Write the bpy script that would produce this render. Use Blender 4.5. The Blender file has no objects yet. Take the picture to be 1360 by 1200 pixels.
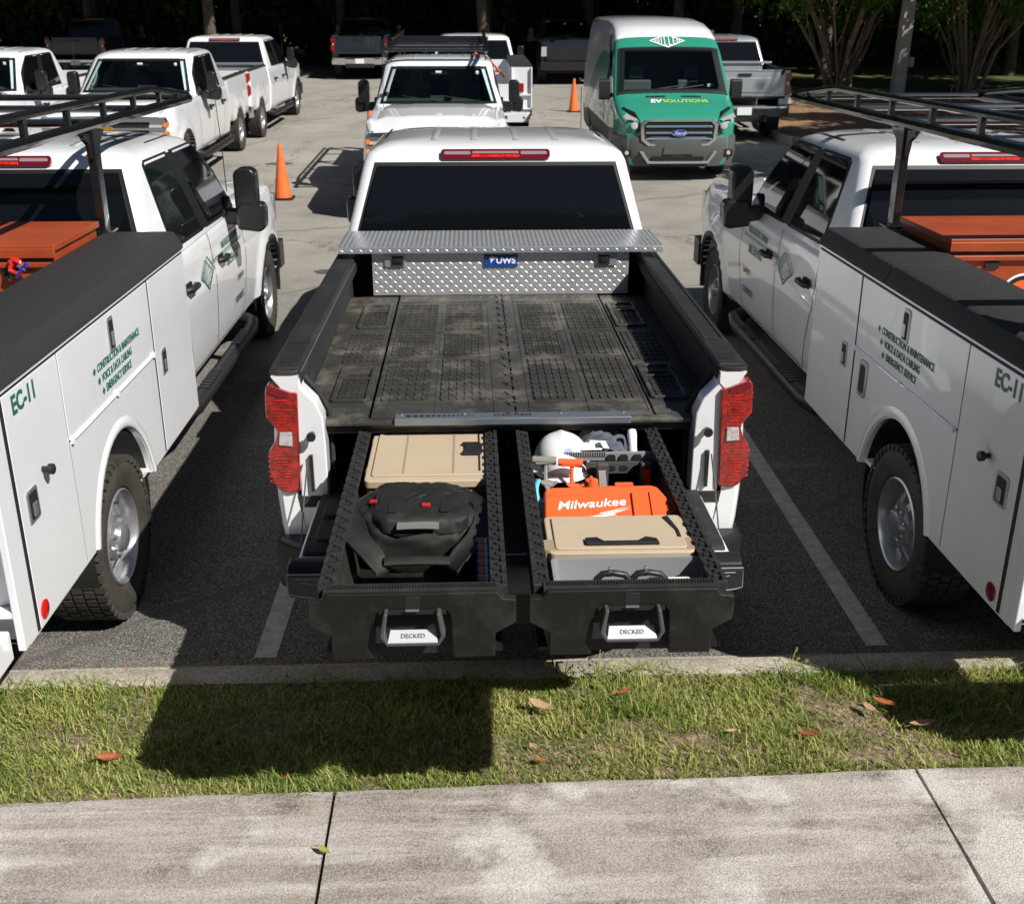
import bpy, math, random
import numpy as np
from mathutils import Vector, Matrix, Euler, noise as mnoise
random.seed(7); RNG = np.random.default_rng(7)
S = bpy.context.scene
COL = S.collection
R = math.radians

# ------------------------------------------------------------------ camera, sky, sun, exposure
cam = bpy.data.cameras.new('camera'); co = bpy.data.objects.new('camera', cam); COL.objects.link(co)
co.location = (0, -4.2, 2.75); co.rotation_euler = (R(90 - 21.3), 0, R(-2.13))
cam.sensor_fit = 'HORIZONTAL'; cam.sensor_width = 36; cam.lens = 36 * 1456 / 1360
cam.clip_start = .05; cam.clip_end = 1500
cam.dof.use_dof = True; cam.dof.focus_distance = 5.3; cam.dof.aperture_fstop = 5.6
S.camera = co
TOSUN = Vector((.79, -.66, 1)).normalized()
w = bpy.data.worlds.new('World'); S.world = w; w.use_nodes = True
nt = w.node_tree; bg = nt.nodes['Background']
sky = nt.nodes.new('ShaderNodeTexSky'); sky.sky_type = 'NISHITA'; sky.sun_disc = False
sky.air_density = .55; sky.dust_density = .3; sky.ozone_density = 1.0
sky.sun_elevation = math.asin(TOSUN.z); sky.sun_rotation = math.atan2(TOSUN.x, TOSUN.y)
nt.links.new(sky.outputs[0], bg.inputs[0]); bg.inputs[1].default_value = .05
sl = bpy.data.lights.new('sun', 'SUN'); sl.energy = 5; sl.angle = R(.5); sl.color = (1, .965, .91)
so = bpy.data.objects.new('sun', sl); COL.objects.link(so); so.rotation_euler = TOSUN.to_track_quat('Z', 'Y').to_euler()
S.view_settings.view_transform = 'Standard'; S.view_settings.look = 'None'
S.view_settings.gamma = 1; S.view_settings.exposure = .36; S.view_settings.use_curve_mapping = False

def g(y):                       # the lot rises gently away from the kerb
    t = max(0, y - 5.5)
    return .03 * max(0, (t * t / (t + 1.6)) - .3) if t > 0 else 0

# ------------------------------------------------------------------ helpers
class MB:
    def __init__(s): s.v = []; s.f = []; s.m = []
    def add(s, vs, fs, m=0, M=None):
        n = len(s.v)
        if M is not None: vs = [M @ Vector(p) for p in vs]
        s.v += [tuple(p) for p in vs]; s.f += [tuple(i + n for i in f) for f in fs]; s.m += [m] * len(fs)
        return s
    def box(s, c, d, m=0, M=None, t=1.0):          # centre, size, t = taper of the top
        x, y, z = d[0] / 2, d[1] / 2, d[2] / 2
        vs = [(c[0] + a * x * (t if k > 0 else 1), c[1] + b * y * (t if k > 0 else 1), c[2] + k * z) for k in (-1, 1) for a, b in ((-1, -1), (1, -1), (1, 1), (-1, 1))]
        return s.add(vs, [(3, 2, 1, 0), (4, 5, 6, 7), (0, 1, 5, 4), (1, 2, 6, 5), (2, 3, 7, 6), (3, 0, 4, 7)], m, M)
    def prism(s, poly, axis, a, b, m=0, M=None):   # poly 2d extruded along axis
        n = len(poly); vs = []
        for q in (a, b):
            for (u, v) in poly:
                vs.append({'x': (q, u, v), 'y': (u, q, v), 'z': (u, v, q)}[axis])
        fs = [tuple(range(n))[::-1], tuple(range(n, 2 * n))] + [(i, (i + 1) % n, n + (i + 1) % n, n + i) for i in range(n)]
        return s.add(vs, fs, m, M)
    def tube(s, pts, r, n=8, m=0, M=None, cap=True):
        pts = [Vector(p) for p in pts]; rs = r if isinstance(r, (list, tuple)) else [r] * len(pts)
        rows = []; up = None
        for i, p in enumerate(pts):
            d = (pts[min(i + 1, len(pts) - 1)] - pts[max(i - 1, 0)]).normalized()
            if up is None: up = Vector((0, 0, 1)) if abs(d.z) < .9 else Vector((1, 0, 0))
            a = d.cross(up).normalized(); b = a.cross(d).normalized(); up = b
            rows.append([p + a * math.cos(2 * math.pi * k / n) * rs[i] + b * math.sin(2 * math.pi * k / n) * rs[i] for k in range(n)])
        return s.rows(rows, True, cap, m, M)
    def rows(s, rows, closed=True, cap=False, m=0, M=None):
        n = len(rows[0]); vs = [p for r in rows for p in r]; fs = []
        for i in range(len(rows) - 1):
            for k in range(n if closed else n - 1):
                a = i * n + k; b = i * n + (k + 1) % n
                fs.append((a, b, b + n, a + n))
        if cap: fs.append(tuple(range(n))[::-1]); fs.append(tuple(range(len(vs) - n, len(vs))))
        return s.add(vs, fs, m, M)
    def lathe(s, prof, axis='z', c=(0, 0, 0), n=24, m=0, M=None, cap=True):     # prof: (radius, height)
        rows = []
        for (r, h) in prof:
            row = []
            for k in range(n):
                a = 2 * math.pi * k / n; u, v = r * math.cos(a), r * math.sin(a)
                p = {'z': (u, v, h), 'x': (h, u, v), 'y': (u, h, v)}[axis]
                row.append((p[0] + c[0], p[1] + c[1], p[2] + c[2]))
            rows.append(row)
        return s.rows(rows, True, cap, m, M)
    def mesh(s, name, mats, smooth=35):
        me = bpy.data.meshes.new(name); me.from_pydata(s.v, [], s.f)
        for mt in (mats if isinstance(mats, (list, tuple)) else [mats]): me.materials.append(mt)
        me.polygons.foreach_set('material_index', s.m)
        import bmesh
        bm = bmesh.new(); bm.from_mesh(me); bmesh.ops.recalc_face_normals(bm, faces=bm.faces); bm.to_mesh(me); bm.free()
        if smooth:
            me.polygons.foreach_set('use_smooth', [True] * len(me.polygons)); me.set_sharp_from_angle(angle=R(smooth))
        me.update(); return me
    def build(s, name, mats, parent=None, loc=(0, 0, 0), rot=(0, 0, 0), bevel=0, seg=2, smooth=35):
        return obj(name, s.mesh(name, mats, smooth), parent, loc, rot, bevel, seg)

def obj(name, me, parent=None, loc=(0, 0, 0), rot=(0, 0, 0), bevel=0, seg=2):
    o = bpy.data.objects.new(name, me); COL.objects.link(o); o.location = loc; o.rotation_euler = rot
    if parent: o.parent = parent
    if bevel:
        b = o.modifiers.new('bevel', 'BEVEL'); b.width = bevel; b.segments = seg; b.limit_method = 'ANGLE'; b.angle_limit = R(32); b.harden_normals = True
    return o
def empty(name, loc=(0, 0, 0), rot=(0, 0, 0), parent=None):
    o = bpy.data.objects.new(name, None); COL.objects.link(o); o.location = loc; o.rotation_euler = rot; o.empty_display_size = .2
    if parent: o.parent = parent
    return o
def tag(o, label=None, cat=None, group=None, kind=None):
    for k, v in (('label', label), ('category', cat), ('group', group), ('kind', kind)):
        if v: o[k] = v
    return o
def copy_tree(o, parent=None):
    c = o.copy(); COL.objects.link(c)
    if parent: c.parent = parent
    for ch in list(o.children): copy_tree(ch, c)
    return c
CACHE = {}
def cached(k, fn):
    if k not in CACHE: CACHE[k] = fn()
    return CACHE[k]
def apply_mods(o):
    dg = bpy.context.evaluated_depsgraph_get(); me = bpy.data.meshes.new_from_object(o.evaluated_get(dg)); o.modifiers.clear(); o.data = me; return me
def cut(me, cutters, smooth=30):
    o = obj('tmp', me); cs = []
    for c in cutters:
        k = c.build('cutter', me.materials[0], smooth=0); cs.append(k)
        b = o.modifiers.new('b', 'BOOLEAN'); b.operation = 'DIFFERENCE'; b.solver = 'EXACT'; b.object = k
    bpy.context.view_layer.update(); m2 = apply_mods(o)
    for k in cs + [o]: bpy.data.objects.remove(k)
    m2.polygons.foreach_set('use_smooth', [True] * len(m2.polygons)); m2.set_sharp_from_angle(angle=R(smooth)); m2.update()
    return m2
def text(s, size, mat, parent=None, loc=(0, 0, 0), rot=(0, 0, 0), name='lettering', align='CENTER', scale=(1, 1, 1), ext=.0008, off=0, shear=0):
    def mk():
        c = bpy.data.curves.new('t', 'FONT'); c.body = s; c.size = size; c.extrude = ext; c.align_x = align; c.align_y = 'CENTER'; c.offset = off; c.shear = shear; c.resolution_u = 3
        t = bpy.data.objects.new('t', c); COL.objects.link(t); bpy.context.view_layer.update()
        me = bpy.data.meshes.new_from_object(t.evaluated_get(bpy.context.evaluated_depsgraph_get())); bpy.data.objects.remove(t)
        me.materials.clear(); me.materials.append(mat); return me
    o = obj(name, cached(('t', s, size, mat.name, align, ext, off, shear), mk), parent, loc, rot); o.scale = scale
    return o
def lerp(tab, x):
    if x <= tab[0][0]: return tab[0][1]
    for (a, u), (b, v) in zip(tab, tab[1:]):
        if x <= b: return u + (v - u) * (x - a) / (b - a)
    return tab[-1][1]
def rrect(hx, hy, r, n=4, cx=0, cy=0):
    p = []
    for (sx, sy, a0) in ((1, 1, 0), (-1, 1, 90), (-1, -1, 180), (1, -1, 270)):
        for k in range(n + 1):
            a = R(a0 + 90 * k / n); p.append((cx + sx * (hx - r) + r * math.cos(a), cy + sy * (hy - r) + r * math.sin(a)))
    return p

# ------------------------------------------------------------------ materials
def mat(name, col, rough=.5, metal=0, coat=0, spec=.5, bump=0, bscale=50, var=0, vscale=3, vcol=None, wear=0, wcol=(.4, .38, .34), wscale=6, trans=0, ior=1.45, rvar=0, sheen=0, dist=.02, two=None):
    m = bpy.data.materials.new(name); m.use_nodes = True; N = m.node_tree.nodes; L = m.node_tree.links
    b = N['Principled BSDF']; b.inputs['Base Color'].default_value = (*col, 1); b.inputs['Roughness'].default_value = rough; b.inputs['Metallic'].default_value = metal
    b.inputs['Specular IOR Level'].default_value = spec; b.inputs['IOR'].default_value = ior
    if coat: b.inputs['Coat Weight'].default_value = coat; b.inputs['Coat Roughness'].default_value = .03
    if trans: b.inputs['Transmission Weight'].default_value = trans
    if sheen: b.inputs['Sheen Weight'].default_value = sheen
    tc = N.new('ShaderNodeTexCoord'); cur = None
    def nz(sc, det=4, rg=.6):
        n = N.new('ShaderNodeTexNoise'); n.inputs['Scale'].default_value = sc; n.inputs['Detail'].default_value = det; n.inputs['Roughness'].default_value = rg
        L.new(tc.outputs['Object'], n.inputs['Vector']); return n
    def mix(a, bb, fac):
        x = N.new('ShaderNodeMix'); x.data_type = 'RGBA'
        for i, q in ((6, a), (7, bb)):
            if isinstance(q, tuple): x.inputs[i].default_value = (*q, 1)
            else: L.new(q, x.inputs[i])
        L.new(fac, x.inputs[0]); return x.outputs[2]
    def ramp(sock, a, bb):
        r = N.new('ShaderNodeMapRange'); r.inputs[1].default_value = a; r.inputs[2].default_value = bb; L.new(sock, r.inputs[0]); return r.outputs[0]
    cur = tuple(col)
    if var:
        n = nz(vscale); c2 = vcol or tuple(c * (1 - var) for c in col); cur = mix(cur, c2, ramp(n.outputs[0], .35, .68))
    if wear:
        n = nz(wscale, 8, .7); x = N.new('ShaderNodeMath'); x.operation = 'MULTIPLY'; x.inputs[1].default_value = wear; L.new(ramp(n.outputs[0], .5, .78), x.inputs[0]); cur = mix(cur, wcol, x.outputs[0])
    if not isinstance(cur, tuple): L.new(cur, b.inputs['Base Color'])
    if rvar:
        n = nz(vscale * 2.3, 5); r = N.new('ShaderNodeMapRange'); r.inputs[3].default_value = max(0, rough - rvar); r.inputs[4].default_value = min(1, rough + rvar); L.new(n.outputs[0], r.inputs[0]); L.new(r.outputs[0], b.inputs['Roughness'])
    if bump:
        n = nz(bscale, 3); bp = N.new('ShaderNodeBump'); bp.inputs['Strength'].default_value = bump; bp.inputs['Distance'].default_value = dist; L.new(n.outputs[0], bp.inputs['Height']); L.new(bp.outputs[0], b.inputs['Normal'])
    m['h'] = 1
    return m
M = {}
M['white'] = mat('white_paint', (.79, .80, .815), .28, coat=1, var=.06, vscale=2, wear=.12, wcol=(.42, .40, .36), wscale=7)
M['whitebox'] = mat('white_box_paint', (.78, .79, .805), .25, coat=.9, var=.05, vscale=1.5, wear=.10, wcol=(.42, .40, .36), wscale=9)
M['silver'] = mat('silver_paint', (.42, .45, .49), .3, metal=.5, coat=.8)
M['navy'] = mat('dark_paint', (.018, .022, .032), .3, coat=.8)
M['black'] = mat('black_plastic', (.017, .017, .018), .42, bump=.12, bscale=260, dist=.002, rvar=.08)
M['mirror_black'] = mat('gloss_black_plastic', (.014, .014, .015), .28, coat=.3)
M['rail'] = mat('rail_cap_plastic', (.022, .022, .022), .5, bump=.25, bscale=180, dist=.003, wear=.25, wcol=(.12, .11, .1), wscale=5)
M['liner'] = mat('sprayed_liner', (.024, .024, .026), .62, bump=1, bscale=170, dist=.006, wear=.35, wcol=(.10, .095, .085), wscale=9)
M['capliner'] = mat('rough_sprayed_cap', (.030, .030, .030), .62, bump=1.5, bscale=200, dist=.006)
M['deck'] = mat('dusty_deck_plastic', (.034, .032, .029), .40, bump=.35, bscale=90, dist=.004, var=1, vscale=5, vcol=(.060, .056, .048), wear=.7, wcol=(.27, .25, .205), wscale=4.2, rvar=.15)
M['drawer'] = mat('drawer_plastic', (.012, .012, .010), .5, spec=.25, bump=.3, bscale=300, dist=.002, wear=.5, wcol=(.085, .078, .064), wscale=3.5)
M['rimp'] = mat('drawer_rim_plastic', (.028, .028, .026), .38, spec=.5, bump=.2, bscale=200, dist=.002, wear=.4, wcol=(.10, .095, .085), wscale=14)
M['glass'] = mat('tinted_glass', (.004, .005, .006), .03, spec=.55)
M['wglass'] = mat('windshield_glass', (.010, .018, .019), .04, spec=.45, var=.7, vscale=2.2)
M['seal'] = mat('window_seal', (.01, .01, .01), .5)
M['seam'] = mat('seam_shadow_rubber', (.012, .012, .012), .7)
M['rubber'] = mat('tyre_rubber', (.032, .029, .025), .78, bump=.4, bscale=120, dist=.003, var=.4, vscale=8, vcol=(.055, .048, .038))
M['rim'] = mat('painted_steel_rim', (.42, .43, .45), .33, metal=.75, wear=.3, wcol=(.12, .11, .10), wscale=14)
M['chrome'] = mat('chrome', (.72, .74, .77), .08, metal=1)
M['alu'] = mat('bright_aluminium', (.66, .665, .67), .40, metal=.72, rvar=.12, vscale=6, wear=.35, wcol=(.35, .33, .3), wscale=4)
M['aluedge'] = mat('polished_aluminium_edge', (.60, .62, .65), .28, metal=.75)
M['red'] = mat('red_lens', (.13, .003, .003), .10, coat=1, spec=.8, var=1, vscale=26, vcol=(.46, .012, .006), bump=.6, bscale=70, dist=.004)  # bright flecks in the colour stand in for glints inside the lamp
M['redlit'] = mat('red_reflector', (.66, .016, .008), .2, coat=1, spec=.8)
M['redrib'] = mat('red_lens_rib', (.75, .03, .01), .15, coat=1, var=1, vscale=30, vcol=(.16, .003, .003))  # uneven bright red paints the lamp's hot spots onto the ribs
M['brake'] = mat('brake_lens', (.12, .004, .010), .15, coat=1)
M['brakelens'] = mat('smoked_clear_lens', (.24, .19, .20), .25, coat=1)
M['darkred'] = mat('dark_red_lens', (.17, .006, .012), .12, coat=1)
M['clear'] = mat('clear_lens', (.62, .60, .60), .12, coat=1, metal=.3)
M['clear2'] = mat('reversing_lens', (.42, .40, .40), .12, coat=1, metal=.3, var=.6, vscale=45, vcol=(.75, .72, .7))
M['amber'] = mat('amber_lens', (.85, .25, .02), .2, coat=1)
M['tan'] = mat('tan_plastic', (.50, .40, .28), .5, bump=.12, bscale=200, dist=.002, var=.08, vscale=4)
M['tandark'] = mat('tan_plastic_edge', (.34, .26, .16), .5)
M['orange'] = mat('orange_plastic', (.86, .13, .035), .38, bump=.05, bscale=200, dist=.002)
M['cone'] = mat('cone_orange', (.90, .17, .035), .5, var=.2, vscale=8)
M['jobbox'] = mat('orange_brown_steel', (.36, .062, .016), .42, bump=.08, bscale=120, dist=.002, var=.25, vscale=4)
M['fabric'] = mat('black_nylon', (.012, .012, .011), .48, bump=1, bscale=340, dist=.0025, var=.6, vscale=9, vcol=(.024, .024, .021))
M['fabricgrey'] = mat('grey_mesh_fabric', (.18, .18, .17), .75, bump=.9, bscale=600, dist=.002)
M['navycloth'] = mat('navy_cloth', (.045, .055, .085), .8, bump=.4, bscale=300, dist=.002, var=.6, vscale=9, vcol=(.10, .11, .14), sheen=.3)
M['whitep'] = mat('white_plastic', (.82, .82, .82), .3, coat=.3)
M['paper'] = mat('white_paper', (.78, .78, .78), .7)
M['grey'] = mat('grey_plastic', (.25, .255, .265), .5)
M['darkgrey'] = mat('dark_grey_plastic', (.075, .075, .075), .5)
M['plate'] = mat('brushed_grip_plate', (.55, .56, .57), .4, metal=.2)
M['handle'] = mat('handle_metal', (.10, .10, .095), .4, metal=.3)
M['tool'] = mat('tool_grey', (.24, .23, .20), .5)
M['cyan'] = mat('cyan_rubber', (.12, .50, .62), .5)
M['blue'] = mat('blue_plate', (.01, .05, .30), .35)
M['bluetrim'] = mat('blue_trim', (.03, .20, .42), .3, coat=.5)
M['navyblue'] = mat('navy_can', (.02, .04, .16), .3, metal=.4)
M['green'] = mat('green_wrap', (.026, .25, .165), .3, coat=.8, var=.08, vscale=2)
M['greenlt'] = mat('green_lettering', (.01, .12, .07), .4)
M['lime'] = mat('lime_lettering', (.38, .68, .10), .4)
M['letter_white'] = mat('white_lettering', (.85, .85, .85), .4)
M['letter_black'] = mat('black_lettering', (.02, .02, .02), .4)
M['greycladding'] = mat('grey_bumper_plastic', (.085, .083, .078), .5, bump=.15, bscale=200, dist=.002)
M['blackmetal'] = mat('black_powder_coat', (.010, .010, .011), .25, coat=.4)
M['steel'] = mat('galvanised_steel', (.45, .45, .44), .4, metal=.8)
M['wire'] = mat('dull_cable', (.10, .10, .10), .5)
M['line'] = mat('worn_line_paint', (.50, .49, .46), .8, bump=.5, bscale=160, dist=.004, var=.35, vscale=12, wear=.55, wcol=(.12, .115, .105), wscale=26)
M['bark'] = mat('smooth_bark', (.30, .21, .14), .85, bump=.4, bscale=18, dist=.02, var=.45, vscale=7)
M['darkbark'] = mat('rough_bark', (.10, .075, .055), .95, bump=1, bscale=14, dist=.05, var=.5, vscale=5)
M['concrete_pole'] = mat('pole_concrete', (.40, .36, .30), .9, bump=.4, bscale=60, dist=.005, var=.2, vscale=5)
M['leafb'] = mat('dry_leaf_rust', (.36, .10, .03), .6, bump=.4, bscale=60, dist=.004, var=.5, vscale=30)
M['leaft'] = mat('dry_leaf_tan', (.46, .30, .17), .7, bump=.4, bscale=60, dist=.004, var=.4, vscale=30)
M['leafg'] = mat('green_yellow_leaf', (.30, .34, .05), .6, var=.4, vscale=30)
M['gold'] = mat('gold_badge', (.75, .45, .08), .3, metal=.8)

def clearglass():
    m = bpy.data.materials.new('clear_windshield'); m.use_nodes = True; N = m.node_tree.nodes; L = m.node_tree.links
    t = N.new('ShaderNodeBsdfTransparent'); t.inputs[0].default_value = (.72, .84, .82, 1); gl = N.new('ShaderNodeBsdfGlossy'); gl.inputs['Roughness'].default_value = .02
    f = N.new('ShaderNodeFresnel'); f.inputs[0].default_value = 1.5; mx = N.new('ShaderNodeMixShader'); L.new(f.outputs[0], mx.inputs[0]); L.new(t.outputs[0], mx.inputs[1]); L.new(gl.outputs[0], mx.inputs[2]); L.new(mx.outputs[0], N['Material Output'].inputs[0]); return m
M['cglass'] = clearglass(); M['seat'] = mat('seat_fabric', (.11, .11, .115), .8); M['dash'] = mat('dashboard', (.05, .053, .056), .6); M['trimlt'] = mat('grab_handle_grey', (.30, .30, .28), .6)

def leafmat(name, a, b, tr=.35):
    m = bpy.data.materials.new(name); m.use_nodes = True; N = m.node_tree.nodes; L = m.node_tree.links
    p = N['Principled BSDF']; p.inputs['Roughness'].default_value = .6; p.inputs['Specular IOR Level'].default_value = .25
    at = N.new('ShaderNodeAttribute'); at.attribute_name = 'tint'
    mx = N.new('ShaderNodeMix'); mx.data_type = 'RGBA'; mx.inputs[6].default_value = (*a, 1); mx.inputs[7].default_value = (*b, 1); L.new(at.outputs['Fac'], mx.inputs[0])
    L.new(mx.outputs[2], p.inputs['Base Color'])
    t = N.new('ShaderNodeBsdfTranslucent'); L.new(mx.outputs[2], t.inputs[0]); ms = N.new('ShaderNodeMixShader'); ms.inputs[0].default_value = tr
    L.new(p.outputs[0], ms.inputs[1]); L.new(t.outputs[0], ms.inputs[2]); L.new(ms.outputs[0], N['Material Output'].inputs[0])
    return m
M['foliage'] = leafmat('foliage', (.022, .045, .012), (.06, .11, .02), .25)
M['crape'] = leafmat('crape_foliage', (.05, .11, .015), (.15, .25, .04), .4)
M['grass'] = leafmat('grass_blades', (.13, .225, .028), (.60, .58, .20), .4)

def groundmat(name, cols, fine, bstr, speck=None, yfade=None, big=1.2, cracks=None, stain=None, streak=None, rough=.92, patch=None):
    m = bpy.data.materials.new(name); m.use_nodes = True; N = m.node_tree.nodes; L = m.node_tree.links; b = N['Principled BSDF']
    b.inputs['Roughness'].default_value = rough; b.inputs['Specular IOR Level'].default_value = .3
    tc = N.new('ShaderNodeTexCoord'); V = tc.outputs['Object']
    def nz(sc, det=8, rg=.66, vec=V):
        n = N.new('ShaderNodeTexNoise'); n.inputs['Scale'].default_value = sc; n.inputs['Detail'].default_value = det; n.inputs['Roughness'].default_value = rg; L.new(vec, n.inputs['Vector']); return n.outputs[0]
    def ramp(s, a, bb, c=0, d=1):
        r = N.new('ShaderNodeMapRange'); r.inputs[1].default_value = a; r.inputs[2].default_value = bb; r.inputs[3].default_value = c; r.inputs[4].default_value = d; L.new(s, r.inputs[0]); return r.outputs[0]
    def mix(a, bb, fac, mode='MIX'):
        x = N.new('ShaderNodeMix'); x.data_type = 'RGBA'; x.blend_type = mode
        for i, q in ((6, a), (7, bb)):
            if isinstance(q, tuple): x.inputs[i].default_value = (*q, 1)
            else: L.new(q, x.inputs[i])
        if isinstance(fac, float): x.inputs[0].default_value = fac
        else: L.new(fac, x.inputs[0])
        return x.outputs[2]
    c = mix(cols[0], cols[1], ramp(nz(big), .3, .7))
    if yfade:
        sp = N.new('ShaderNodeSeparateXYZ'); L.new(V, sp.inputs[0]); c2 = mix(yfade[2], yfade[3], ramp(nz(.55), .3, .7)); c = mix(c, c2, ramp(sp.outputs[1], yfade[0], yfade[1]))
    if stain: c = mix(c, stain[0], ramp(nz(stain[1], 8, .68), stain[2], stain[3], 0, stain[4]))
    if streak:
        mp = N.new('ShaderNodeMapping'); mp.inputs['Scale'].default_value = streak[1]; L.new(V, mp.inputs[0]); c = mix(c, streak[0], ramp(nz(1, 7, .65, mp.outputs[0]), streak[2], streak[3], 0, streak[4]))
    if patch: c = mix(c, patch[0], ramp(nz(patch[1], 9, .62), patch[2], patch[3], 0, patch[4]))
    f = nz(fine * .55, 4, .75); c = mix(c, (.5, .5, .5), .0) if False else c
    x = N.new('ShaderNodeMix'); x.data_type = 'RGBA'; x.blend_type = 'MULTIPLY'; x.inputs[0].default_value = 1; L.new(c, x.inputs[6])
    r = N.new('ShaderNodeMapRange'); r.inputs[1].default_value = .3; r.inputs[2].default_value = .7; r.inputs[3].default_value = .45; r.inputs[4].default_value = 1.5; L.new(f, r.inputs[0]); L.new(r.outputs[0], x.inputs[7]); c = x.outputs[2]
    if speck:
        vo = N.new('ShaderNodeTexVoronoi'); vo.inputs['Scale'].default_value = speck[1]; L.new(V, vo.inputs['Vector'])
        sx = N.new('ShaderNodeSeparateColor'); L.new(vo.outputs['Color'], sx.inputs[0]); c = mix(c, speck[0], ramp(sx.outputs[0], speck[2], speck[2] + .05, 0, speck[3]))
    if cracks:
        nn = nz(2.5, 4); mm = N.new('ShaderNodeVectorMath'); mm.operation = 'MULTIPLY_ADD'; cb = N.new('ShaderNodeCombineXYZ'); L.new(nn, cb.inputs[0]); L.new(nn, cb.inputs[1]); L.new(cb.outputs[0], mm.inputs[0]); mm.inputs[1].default_value = (.9, .9, 0); L.new(V, mm.inputs[2])
        v2 = N.new('ShaderNodeTexVoronoi'); v2.feature = 'DISTANCE_TO_EDGE'; v2.inputs['Scale'].default_value = cracks[0]; L.new(mm.outputs[0], v2.inputs['Vector']); c = mix(c, cracks[1], ramp(v2.outputs[0], 0, cracks[2], .7, 0))
    L.new(c, b.inputs['Base Color'])
    bp = N.new('ShaderNodeBump'); bp.inputs['Strength'].default_value = bstr; bp.inputs['Distance'].default_value = .006; L.new(f, bp.inputs['Height']); L.new(bp.outputs[0], b.inputs['Normal'])
    return m
M['asphalt'] = groundmat('aged_asphalt', ((.062, .060, .055), (.088, .083, .075)), 330, 1.0, speck=((.40, .37, .33), 230, .66, .7), yfade=(3.5, 9, (.215, .20, .175), (.34, .312, .27)), cracks=(.33, (.10, .095, .085), .012), stain=((.095, .09, .08), .8, .47, .66, .55), streak=((.42, .39, .34), (.5, 2.2, 1), .55, .75, .45))  # near stalls darkened in the colour itself to deepen shade between the trucks
M['concrete'] = groundmat('weathered_sidewalk', ((.245, .203, .168), (.465, .415, .365)), 260, 1, speck=((.58, .55, .51), 210, .72, .45), stain=((.115, .092, .074), 3.4, .50, .64, .75), streak=((.62, .58, .54), (.9, 10, 1), .46, .68, .85), big=1.1, patch=((.68, .65, .61), 1.5, .53, .60, .7))
M['oil'] = groundmat('oily_asphalt', ((.075, .07, .062), (.13, .12, .105)), 330, 1, big=6, rough=.7)
M['kerb'] = groundmat('kerb_concrete', ((.33, .29, .235), (.40, .36, .30)), 150, .7, stain=((.15, .12, .09), 4, .5, .75, .7))
M['soil'] = groundmat('sandy_soil', ((.15, .105, .07), (.24, .18, .12)), 90, 1, speck=((.40, .32, .22), 60, .8, .6), stain=((.09, .065, .04), 5, .5, .7, .7), big=5)
M['farlawn'] = groundmat('shaded_lawn', ((.06, .085, .02), (.10, .10, .035)), 30, .8, big=.6)
M['mulch'] = groundmat('pine_straw', ((.22, .13, .07), (.32, .20, .11)), 40, 1, streak=((.12, .07, .04), (14, 3, 1), .4, .7, .8), big=2)

# ------------------------------------------------------------------ setting
def sheet(name, x0, x1, ys, zf, m, nx=1, parent=None):
    mb = MB(); mb.rows([[(x0 + (x1 - x0) * i / nx, y, zf(y)) for i in range(nx + 1)] for y in ys], False, False)
    return tag(mb.build(name, m, parent, smooth=60), kind='structure')
sheet('ground', -400, 400, [-400, -3.2] + [0] + list(range(1, 60, 2)) + [400], lambda y: g(min(y, 60)) - .03 if y > 0 else -.03, M['farlawn'], 2)
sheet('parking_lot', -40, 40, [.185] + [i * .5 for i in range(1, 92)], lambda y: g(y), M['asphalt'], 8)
def strip_line(name, pts, wd, lab=None):       # a painted line from p0 to p1
    mb = MB(); p0, p1 = Vector(pts[0]), Vector(pts[1]); n = max(2, int((p1 - p0).length / .4)); d = (p1 - p0).normalized(); q = Vector((-d.y, d.x)) * wd / 2
    mb.rows([[((p0 + (p1 - p0) * i / n) + q * s).to_tuple() + (g((p0 + (p1 - p0) * i / n).y) + .004,) for s in (-1, 1)] for i in range(n + 1)], False, False)
    return tag(mb.build(name, M['line'], smooth=0), kind='structure')
for X in (-3.86, -.985, 1.90, 4.78): strip_line('painted_stall_line', ((X, .25), (X + .04, 5.4)), .105)
for i, (x, y, a) in enumerate(((-.35, 3.1, .20), (3.25, 9.5, .16), (-5.4, 9.5, .22), (-1.7, 8.6, .14), (1.6, 8.4, .18), (-3.6, 17.2, .25), (.6, 7.6, .12))):
    mb = MB(); n = 26; mb.add([(x + a * (1 + .35 * mnoise.noise((math.cos(R(360 * k / n)) * 1.5, math.sin(R(360 * k / n)) * 1.5, i * 3.1))) * math.cos(R(360 * k / n)), y + .8 * a * (1 + .35 * mnoise.noise((math.sin(R(360 * k / n)) * 1.7, 2, i * 2.2))) * math.sin(R(360 * k / n)), g(y) + .004) for k in range(n)], [tuple(range(n))])
    tag(mb.build('oil_stain', M['oil'], smooth=0), kind='structure')
# gutter and kerb, cast in segments
kb = tag(empty('kerb'), kind='structure'); 
xs = [-9, -6.6, -4.1, -1.98, .35, 1.72, 3.9, 6.2, 9]
for i in range(len(xs) - 1):
    a, b = xs[i] + .004, xs[i + 1] - .004
    n = 10; mb = MB(); rows = []
    prof = [(.185, -.05), (.183, .006), (.09, .004), (.07, .012), (.058, .07), (.035, .088), (-.07, .094), (-.09, .085), (-.092, -.05)]
    for k in range(n + 1):
        x = a + (b - a) * k / n
        rows.append([(x, y + .004 * mnoise.noise((x * 3, y * 9, 0)), z + (.004 * mnoise.noise((x * 2.3, y * 7, 4)) if z > .02 else 0)) for y, z in prof])
    mb.rows(rows, True, True); mb.build('kerb_segment', M['kerb'], kb)
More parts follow.
